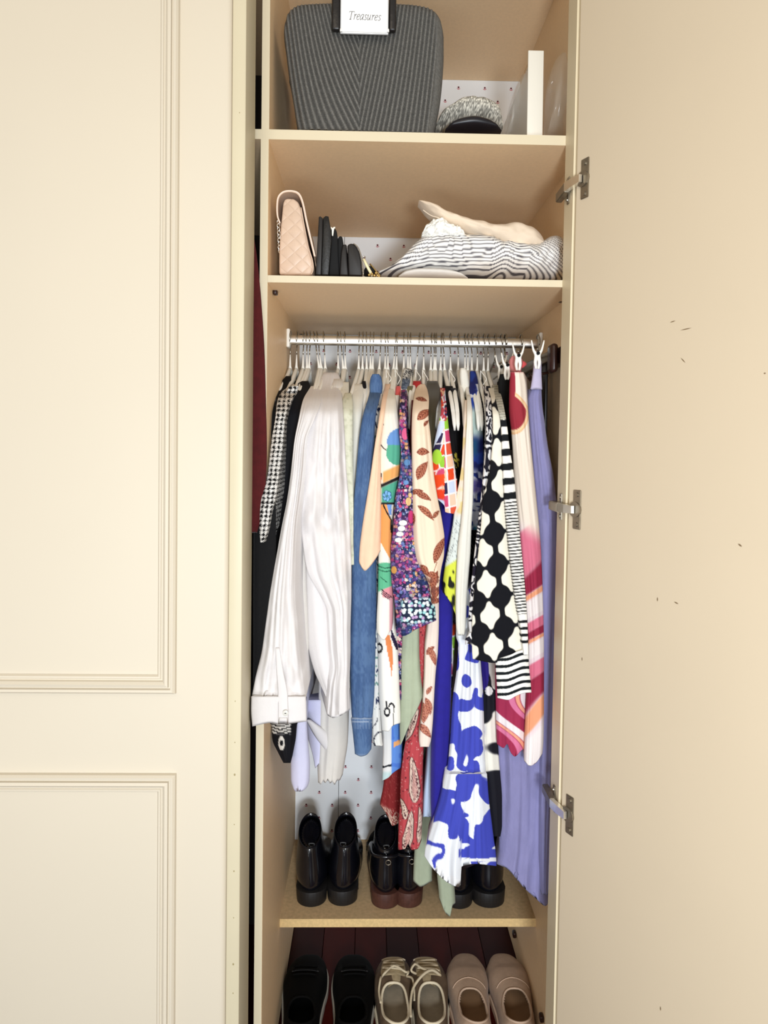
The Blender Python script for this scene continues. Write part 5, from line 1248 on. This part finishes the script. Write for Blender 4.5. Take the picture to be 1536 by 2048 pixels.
w2 = empty('black_pouch', at(668, 550, .1), 'black pouch with a cream tag sticking out at its top', 'pouch')
prism('pouch_body', [(657.5, 549.5), (661, 478), (662, 455), (669, 456), (673, 460), (675, 472), (679, 549.8)], .045, .17, m_blk2, w2, bevel=.0025, seg=3)
prism('tag', [(661, 453), (665, 456), (668, 453.5), (671, 454), (668, 458), (666, 472), (664, 471), (663.5, 460)], .040, .043, mat('cream_tag', (240, 236, 222), .6), w2, bevel=.0003)
w3 = empty('black_pouch', at(683, 550, .1), 'narrow black pouch with rounded top right of the cream tag', 'pouch')
prism('pouch_body', [(674, 549.8), (675.5, 476), (679, 471.5), (684, 472), (686, 480), (687, 500), (688, 550)], .05, .17, m_blk2, w3, bevel=.0025, seg=3)
w4 = empty('charcoal_pouch', at(692, 550, .1), 'charcoal satin pouch left of the half-round purse', 'pouch')
prism('pouch_body', [(679, 550), (682, 505), (685, 490), (690, 487.5), (693.5, 490), (694.5, 520), (697, 550.5)], .032, .16, m_char, w4, bevel=.0025, seg=3)
w5 = empty('half_round_purse', at(712, 551, .1), 'half-round black purse with a silver zip edge', 'purse')
prism('purse_body', [(697, 550.8), (695, 500), (694.5, 490), (700, 486.5), (706, 486.5), (713, 492), (719, 504), (723, 522), (725, 551.5)], .03, .15, m_char, w5, bevel=.003, seg=3)
tube('zip_edge', spline([at(x, y, .029) for x, y in [(707, 487), (714, 492.5), (720, 504), (724.5, 524), (726.5, 551)]], 20), .0011, m_wire, w5)
m_gold = mat('pale_gold_metal', (214, 186, 120), .25, 1.0)
w6 = empty('clasp_purse', at(745, 552, .08), 'small gold framed clasp purse lying by the striped shirt', 'purse')
tube('frame', [at(727, 518, .035), at(733, 530, .035), at(745, 552, .035)], .0028, mat('cream_gold_frame', (236, 224, 180), .3), w6)
tube('frame', spline([at(740, 528, .05), at(750, 540, .045), at(760, 552, .04)], 10), .0016, m_gold, w6)
loftx('purse_body', [(728, 540, 552), (735, 533, 553), (745, 535, 553), (752, 545, 554)], .06, .02, m_blk2, w6, n=16, nx=16, wr=.001)
tube('clasp_ring', [at(728, 515, .034) + np.array([.0026 * math.cos(t), 0, .0026 * math.sin(t)]) for t in np.linspace(0, 2 * PI, 11)[:-1]], .0008, m_wire, w6, n=6, closed=True)
for i, (x, y) in enumerate(((738, 551), (744, 549), (749, 552), (755, 552), (752, 547), (758, 554))):
    bm = bmesh.new(); bmesh.ops.create_icosphere(bm, subdivisions=2, radius=.0026)
    p = at(x, y - 1, .03)
    for v in bm.verts: v.co = Vector(p) + v.co
    fin('bead', bm, m_gold, w6, smooth=True)

def p_ticking(x, y):
    dx = 7 * (fb(x, y * .5, 80, 71) - .5) + 1.2 * (vn(x, y, 22, 73) - .5)
    sl = np.where(x < 850, .62 * (850 - x) * .35, 0) + np.where(x > 1000, -(x - 1000) * .0, 0)
    yy = y + dx - sl * 1.0 + np.where(x > 1040, -.5 * (x - 1040), 0) + 9 * np.exp(-((x - 995) / 16.) ** 2)
    f = (yy / 6.1) % 1
    return put(base(x, (240, 238, 234)), sm(.56, .64, f) * sm(1.0, .92, f), (92, 90, 96))
sh = empty('striped_shirt', at(940, 555, .12), 'white and grey striped shirt crumpled in a long heap on the second shelf', 'shirt')
loftx('fabric', [(758, 551, 555), (775, 544, 556), (795, 531, 556.5), (815, 510, 557), (835, 490, 557), (855, 478, 557.5), (875, 476, 558), (900, 482, 558.5), (935, 485, 559), (970, 487, 559.5), (1000, 492, 560), (1030, 500, 561), (1055, 500, 561),
                 (1075, 492, 561.5), (1093, 480, 562), (1108, 477, 562), (1122, 484, 562.5), (1131, 500, 563)], .11, .095, m_print, sh, n=120, nx=300, wr=.0062, wsc=26, seed=31, pattern=p_ticking, sq=2.4)
m_dust = cloth('cream_cotton_dust_bag', (222, 204, 182), .02, .15)
db = empty('dust_bag', at(960, 500, .1), 'cream cloth bag folded on top of the striped shirt, one corner pointing up left', 'bag')
loftx('cloth', [(836.5, 407, 408.5), (850, 408, 426), (868, 414, 443), (890, 426, 458), (915, 436, 469), (950, 447, 482), (985, 454, 491), (1005, 453, 498), (1025, 449, 505), (1050, 454, 508), (1068, 462, 508), (1080, 474, 505), (1088, 488, 496)], .075, .05, m_dust, db, n=50, nx=110, wr=.0035, wsc=24, seed=41)
tube('seam', spline([at(x, y, .026) for x, y in ((846, 420), (862, 431), (880, 437), (900, 452), (925, 467), (960, 480))], 30), .0008, m_dust, db)
lc = empty('lace_cloth', at(885, 484, .1), 'white ruffled lace cloth tucked under the cream bag', 'cloth')
loftx('lace', [(843, 470, 477), (853, 453, 481), (868, 446, 484), (882, 442, 486), (900, 456, 487), (918, 464, 487), (933, 478, 486)], .060, .045, cloth('white_lace', (244, 243, 236), .03, .7, 260), lc, n=60, nx=110, wr=.0075, wsc=8, seed=44)
wc = empty('white_cloth', at(865, 557, .05), 'flat white cloth peeping out under the striped shirt', 'cloth')
loftx('fabric', [(797, 553, 557.5), (812, 544, 558), (840, 540, 558), (880, 541, 559), (910, 546, 560), (934, 557, 560.5)], .045, .035, c_white2, wc, n=24, nx=50, wr=.001)

# ================================================================== FOOTWEAR
def boot_parts(t, ox, oy, oz, hm, wf=1.0, hgt=1.0, um=None, lean_=0.0):
    rings = [((.030, .128), (.108, .165), .0235, 1), ((.012, .150), (.112, .186), .0255, 0), ((.010, .120), (.118, .135), .029, 0), ((.006, .085), (.132, .102), .0335, 0), ((.000, .052), (.148, .088), .0365, 0),
             ((.006, .034), (.158, .080), .0375, 0), ((.035, .022), (.172, .072), .039, 0), ((.085, .018), (.192, .060), .0415, 0), ((.135, .015), (.212, .050), .0435, 0), ((.180, .014), (.230, .042), .0430, 0), ((.215, .015), (.243, .036), .037, 0),
             ((.238, .016), (.250, .031), .027, 0), ((.252, .018), (.255, .026), .010, 0)]
    n = 28; V = []
    for (B_, T_, w_, _) in rings:
        B_ = np.array(B_); T_ = np.array(T_); c = (B_ + T_) / 2; h = (T_ - B_) / 2
        for k in range(n):
            a = 2 * PI * k / n; q = c - h * math.cos(a); V.append((ox + w_ * wf * math.sin(a) + lean_ * q[1], oy + q[0], oz + q[1] * hgt))
    Fc = grid_faces(len(rings), n); Fc.append(tuple(range(n))); Fc.append(tuple((len(rings) - 1) * n + k for k in range(n))[::-1])
    o = pyd('upper', V, Fc, um or m_boot, t, smooth=True); sd = o.modifiers.new('s', 'SUBSURF'); sd.levels = 1; sd.render_levels = 2
    # heel block
    def slab(nm, pts, z0, z1, m, k0=1.0, k1=1.0):
        bm = bmesh.new(); cy = sum(p[1] for p in pts) / len(pts)
        lo = [bm.verts.new((ox + p[0] * k0, oy + cy + (p[1] - cy) * k0, oz + z0)) for p in pts]; hi = [bm.verts.new((ox + p[0] * k1, oy + cy + (p[1] - cy) * k1, oz + z1)) for p in pts]
        bm.faces.new(lo[::-1]); bm.faces.new(hi)
        for i in range(len(pts)): j = (i + 1) % len(pts); bm.faces.new([lo[i], lo[j], hi[j], hi[i]])
        return fin(nm, bm, m, t, bevel=.0012)
    hw = .034 * wf
    arc = [(hw * math.sin(a), .034 - .034 * math.cos(a)) for a in np.linspace(-1.45, 1.45, 14)]
    slab('heel', arc + [(hw * .96, .066), (-hw * .96, .066)], .0006, .034, hm, .97, 1.03)
    so = [(.0, -.004)]
    outl = [(.055, .035), (.10, .034), (.14, .040), (.18, .0435), (.21, .041), (.235, .032), (.25, .018), (.2565, .0)]
    pts = [(w_ * wf, y) for y, w_ in outl] + [(-w_ * wf, y) for y, w_ in outl[::-1][1:]]
    slab('sole', pts, .004, .0165, hm)
    # back seam and pull tab
    tube('back_seam', [(ox + lean_ * z, oy + y, oz + z * hgt) for y, z in ((.0085, .148), (.0075, .12), (.003, .085), (-.0025, .055))], .0012, um or m_boot, t, n=6)
    tube('pull_tab', spline([(ox - .005, oy + .012, oz + .150 * hgt), (ox - .005, oy + .006, oz + .158 * hgt), (ox + .006, oy + .006, oz + .158 * hgt), (ox + .006, oy + .012, oz + .150 * hgt)], 10), .0012, m_tab, t, n=6)
m_boot = mat('black_polished_leather', (10, 11, 18), .22, spec=.55, coat=.3); m_tab = mat('grey_tab', (70, 72, 74), .5)
m_boot_heel = mat('black_stacked_heel', (22, 20, 20), .5, noise=.2); m_brown_heel = mat('brown_stacked_heel', (72, 42, 34), .5, noise=.2, nscale=120)
boots = [(621, 1802, 'black_boot', 'black leather ankle boot at the left end of the boot shelf', 0, 1.06, -.05),
         (684, 1800, 'black_boot', 'black leather ankle boot second from the left, touching the leftmost', 0, 1.06, .03),
         (771, 1806, 'brown_heeled_boot', 'black ankle boot with brown heel and a strap buckle, left of its pair', 1, 1.0, .0),
         (818, 1804, 'brown_heeled_boot', 'black ankle boot with brown heel right beneath the red paisley hem', 1, 1.0, .0),
         (920, 1806, 'glossy_boot', 'black boot half hidden behind the sage green dress tip', 0, 1.0, .0),
         (981, 1804, 'glossy_boot', 'glossy wide black boot under the blue and white dress hem, rightmost', 0, 1.15, .0)]
for (px, py, nm, lb, br, wf, ln_) in boots:
    p = atz(px, py + 14, ZB); t = empty(nm, (p[0], p[1], ZB), lb, 'boot', 'ankle boots on the lower shelf')
    boot_parts(t, p[0], p[1], ZB + .0005, m_brown_heel if br else m_boot_heel, wf, .93, lean_=ln_)
    if br:
        tube('strap', spline([(p[0] - .033, p[1] + .07, ZB + .115), (p[0] - .030, p[1] + .02, ZB + .118), (p[0], p[1] + .003, ZB + .122), (p[0] + .030, p[1] + .02, ZB + .118), (p[0] + .033, p[1] + .07, ZB + .115)], 24), .0035, m_boot, t, n=8)
        tube('buckle', [(p[0] + .005 + .006 * math.cos(a), p[1] - .002, ZB + .112 + .006 * math.sin(a)) for a in np.linspace(0, 2 * PI, 9)[:-1]], .0012, m_steel, t, n=6, closed=True)

def low_shoe(name, label, group, X, Yt, L, W, upm, insm, solem, z0, kind='slip', rot=0, toew=1.0, mirror=1):
    """shoe seen from above, toe at local y = 0, heel at y = -L"""
    t = empty(name, (X, Yt, z0), label, 'shoe', group)
    ca, sa = math.cos(rot), math.sin(rot)
    def T_(x, y, z): return (X + x * ca - y * sa, Yt + x * sa + y * ca, z0 + z)
    tt = [0, .03, .08, .15, .25, .36, .5, .65, .8, .92, .98, 1]
    ww = [.10, .42 * toew, .66 * toew, .85 * toew, .97, 1.0, .90, .80, .76, .68, .45, .12]
    hh = [.020, .034, .044, .050, .056, .064, .066, .064, .066, .072, .070, .05]
    def wd(q): return float(pch(np.array([q]), tt, ww)[0]) * W / 2
    def ht(q): return float(pch(np.array([q]), tt, hh)[0])
    nT, nA = 90, 49; ob = {'lace': .47, 'slip': .55, 'deep': .62}[kind]
    V, Fc = [], []; ok = np.zeros((nT, nA), bool)
    for i in range(nT):
        q = i / (nT - 1); w_ = wd(q); h = ht(q); off = .006 * math.sin(q * PI) * mirror
        for j in range(nA):
            a = -1 + 2 * j / (nA - 1); th = a * PI / 2
            x = w_ * math.copysign(abs(math.sin(th)) ** .75, a); z = .014 + (h - .014) * max(math.cos(th), 0) ** .55
            V.append(T_(x + off, -q * L, z)); 
            e = ((q - (ob + (1 - ob) / 2 + .0)) / ((1 - ob) / 2 - .025)) ** 2 + (a / .50) ** 2
            ok[i, j] = e < 1
    for i in range(nT - 1):
        for j in range(nA - 1):
            if ok[i, j] and ok[i + 1, j] and ok[i, j + 1] and ok[i + 1, j + 1]: continue
            Fc.append((i * nA + j, (i + 1) * nA + j, (i + 1) * nA + j + 1, i * nA + j + 1))
    o = pyd('upper', V, Fc, upm, t, smooth=True); so_ = o.modifiers.new('t', 'SOLIDIFY'); so_.thickness = .0022; so_.offset = -1
    # footbed and sole
    def slab(nm, k, za, zb, m, e=0):
        bm = bmesh.new(); P = []
        for q in np.linspace(0, 1, 24): P.append((wd(q) * k + e, q))
        P = P + [(-w_, q) for w_, q in P[::-1]]
        lo = [bm.verts.new(T_(w_ + .006 * math.sin(q * PI) * mirror, -q * L * (1) + (e if q < .5 else -e), za)) for w_, q in P]; hi = [bm.verts.new(T_(w_ + .006 * math.sin(q * PI) * mirror, -q * L + (e if q < .5 else -e), zb)) for w_, q in P]
        bm.faces.new(lo[::-1]); bm.faces.new(hi)
        for i in range(len(P)): j = (i + 1) % len(P); bm.faces.new([lo[i], lo[j], hi[j], hi[i]])
        bmesh.ops.remove_doubles(bm, verts=bm.verts, dist=1e-5)
        return fin(nm, bm, m, t)
    slab('insole', .93, .0145, .0215, insm)
    slab('sole', 1.0, .0006, .0145, solem, e=.0035)
    # collar
    def surf(q, a):
        w_ = wd(q); h = ht(q); th = a * PI / 2
        return T_(w_ * math.copysign(abs(math.sin(th)) ** .75, a) + .006 * math.sin(q * PI) * mirror, -q * L, .0145 + (h - .014) * max(math.cos(th), 0) ** .55)
    cq = ob + (1 - ob) / 2; rq = (1 - ob) / 2 - .035
    ring = [surf(cq - rq * math.cos(v), .53 * math.sin(v)) for v in np.linspace(0, 2 * PI, 41)[:-1]]
    return t, surf, ring, T_
floorz = FLOOR
m_blks = mat('black_suede', (4, 4, 4), .8, noise=.2, spec=.12); m_solew = mat('pale_grey_sole', (170, 164, 152), .6)
m_tan = cloth('tan_suede', (176, 150, 128), .08, .3, 400, rough=.95); m_tani = mat('tan_insole', (150, 116, 84), .7, noise=.08); m_tanp = mat('light_tan_piping', (196, 170, 148), .6)
m_goldc = mat('worn_beige_canvas', (188, 172, 140), .8, noise=.15, nscale=90, bump=.4, bscale=120); m_ins = mat('beige_insole', (178, 164, 142), .75, noise=.1, nscale=60)
m_sneak = mat('taupe_sneaker_side', (112, 94, 76), .75, noise=.25, nscale=50); m_rim = mat('cream_collar_tape', (226, 214, 188), .6); m_lace = mat('cream_lace', (206, 192, 164), .85, bump=.5, bscale=500)
for (px, lb, mr) in ((622, 'black trainer with thin white sole line, leftmost shoe on the floor', -1), (706, 'black trainer with thin white sole line, beside the cream sneakers', 1)):
    p = atz(px, 1908, floorz + .03)
    t, surf, ring, T_ = low_shoe('black_trainer', lb, 'black trainers on the wardrobe floor', p[0], p[1], .27, .102, m_blks, m_blks, m_solew, floorz, kind='deep', mirror=mr)
    tube('collar', ring, .0028, m_blks, t, closed=True)
    tube('toe_seam', [surf(.36, a) for a in np.linspace(-.35, .35, 9)], .0012, mat('dark_grey_trim', (60, 58, 58), .6), t, n=6)
    for q in (.30, .36, .42): tube('lace', [np.array(surf(q, a)) + (0, 0, .002) for a in np.linspace(-.30, .30, 9)], .0020, m_blks, t, n=6)
for (px, lb, mr) in ((788, 'taupe sneaker with cream laces tied, left one of its pair', -1), (846, 'taupe sneaker with one cream lace crossing its opening, right one of its pair', 1)):
    p = atz(px, 1912, floorz + .03)
    t, surf, ring, T_ = low_shoe('lace_up_sneaker', lb, 'cream laced sneakers on the wardrobe floor', p[0], p[1], .262, .093, m_sneak, m_ins, m_rim, floorz, kind='lace', mirror=mr)
    tube('collar', ring, .0030, m_rim, t, closed=True)
    # vamp panel
    V = []; qs = np.linspace(.14, .42, 14); aa = np.linspace(-.36, .36, 11)
    for q in qs:
        for a in aa: pp = np.array(surf(q, a)); V.append(pp + (0, 0, .0022 + .0012 * math.sin(q * 130) * (abs(a) < .30)))
    pyd('eyelet_panel', V, grid_faces(14, 11, False), m_goldc, t, smooth=True)
    tube('toe_trim', [np.array(surf(.125, a)) + (0, 0, .001) for a in np.linspace(-.5, .5, 13)], .0018, m_rim, t, n=6)
    for k, q in enumerate((.20, .25, .30, .35)):
        tube('lace', [np.array(surf(q + .02 * (a / .3) * (1 if k % 2 else -1), a)) + (0, 0, .0052) for a in np.linspace(-.30, .30, 9)], .0022, m_lace, t, n=7)
    V = []
    for q in np.linspace(.36, .52, 8):
        for a in np.linspace(-.34, .34, 9): V.append(T_(a * .055, -q * .262, .058 + .010 * (1 - (a / .34) ** 2) - .02 * max(0, q - .46)))
    pyd('tongue', V, grid_faces(8, 9, False), m_goldc, t, smooth=True)
    b = mr * .001
    if mr < 0:
        tube('lace', spline([surf(.42, -.34), T_(-.026, -.118, .078), T_(-.008, -.100, .080), T_(.004, -.104, .082), T_(.022, -.116, .079), T_(.030, -.104, .070), surf(.40, .4)], 30), .0024, m_lace, t, n=7)
        tube('lace', spline([surf(.42, -.34), T_(-.036, -.125, .070), T_(-.040, -.150, .060), T_(-.036, -.18, .058)], 20), .0026, m_lace, t, n=7)
        tube('lace', spline([surf(.40, .4), T_(.038, -.12, .066), T_(.041, -.145, .058), T_(.040, -.165, .050)], 20), .0024, m_lace, t, n=7)
    else:
        tube('lace', spline([surf(.40, .34), T_(.012, -.112, .080), T_(-.012, -.128, .080), T_(-.034, -.150, .068), T_(-.042, -.18, .058), T_(-.043, -.21, .050)], 30), .0030, m_lace, t, n=7)
        tube('lace', spline([surf(.38, -.34), T_(-.036, -.100, .070), T_(-.026, -.090, .078), T_(-.014, -.104, .080), T_(0, -.112, .08)], 24), .0026, m_lace, t, n=7)
for (px, lb, mr) in ((930, 'tan suede slip-on shoe, left one of its pair', -1), (1001, 'tan suede slip-on shoe against the right side of the wardrobe', 1)):
    p = atz(px, 1906, floorz + .03)
    t, surf, ring, T_ = low_shoe('slip_on_shoe', lb, 'tan slip-on shoes on the wardrobe floor', p[0], p[1], .27, .100, m_tan, m_tani, m_tanp, floorz, mirror=mr, toew=.94, rot=-.03)
    tube('collar', ring, .0022, m_tanp, t, closed=True)
    tube('topstitch', [np.array(surf(.47 + .10 * abs(a), a)) + (0, 0, .0004) for a in np.linspace(-.62, .62, 17)], .0010, m_tanp, t, n=6)
# dark flat shoe lying across the back of the boot shelf
p = atz(712, 1716, ZB)
t, surf, ring, T_ = low_shoe('black_flat_shoe', 'black flat shoe lying crosswise behind the gap between the boots', None, p[0] + .03, .535, .20, .060, m_blks, m_blks, m_boot_heel, ZB, rot=PI / 2)
tube('collar', ring, .002, m_blks, t, closed=True)
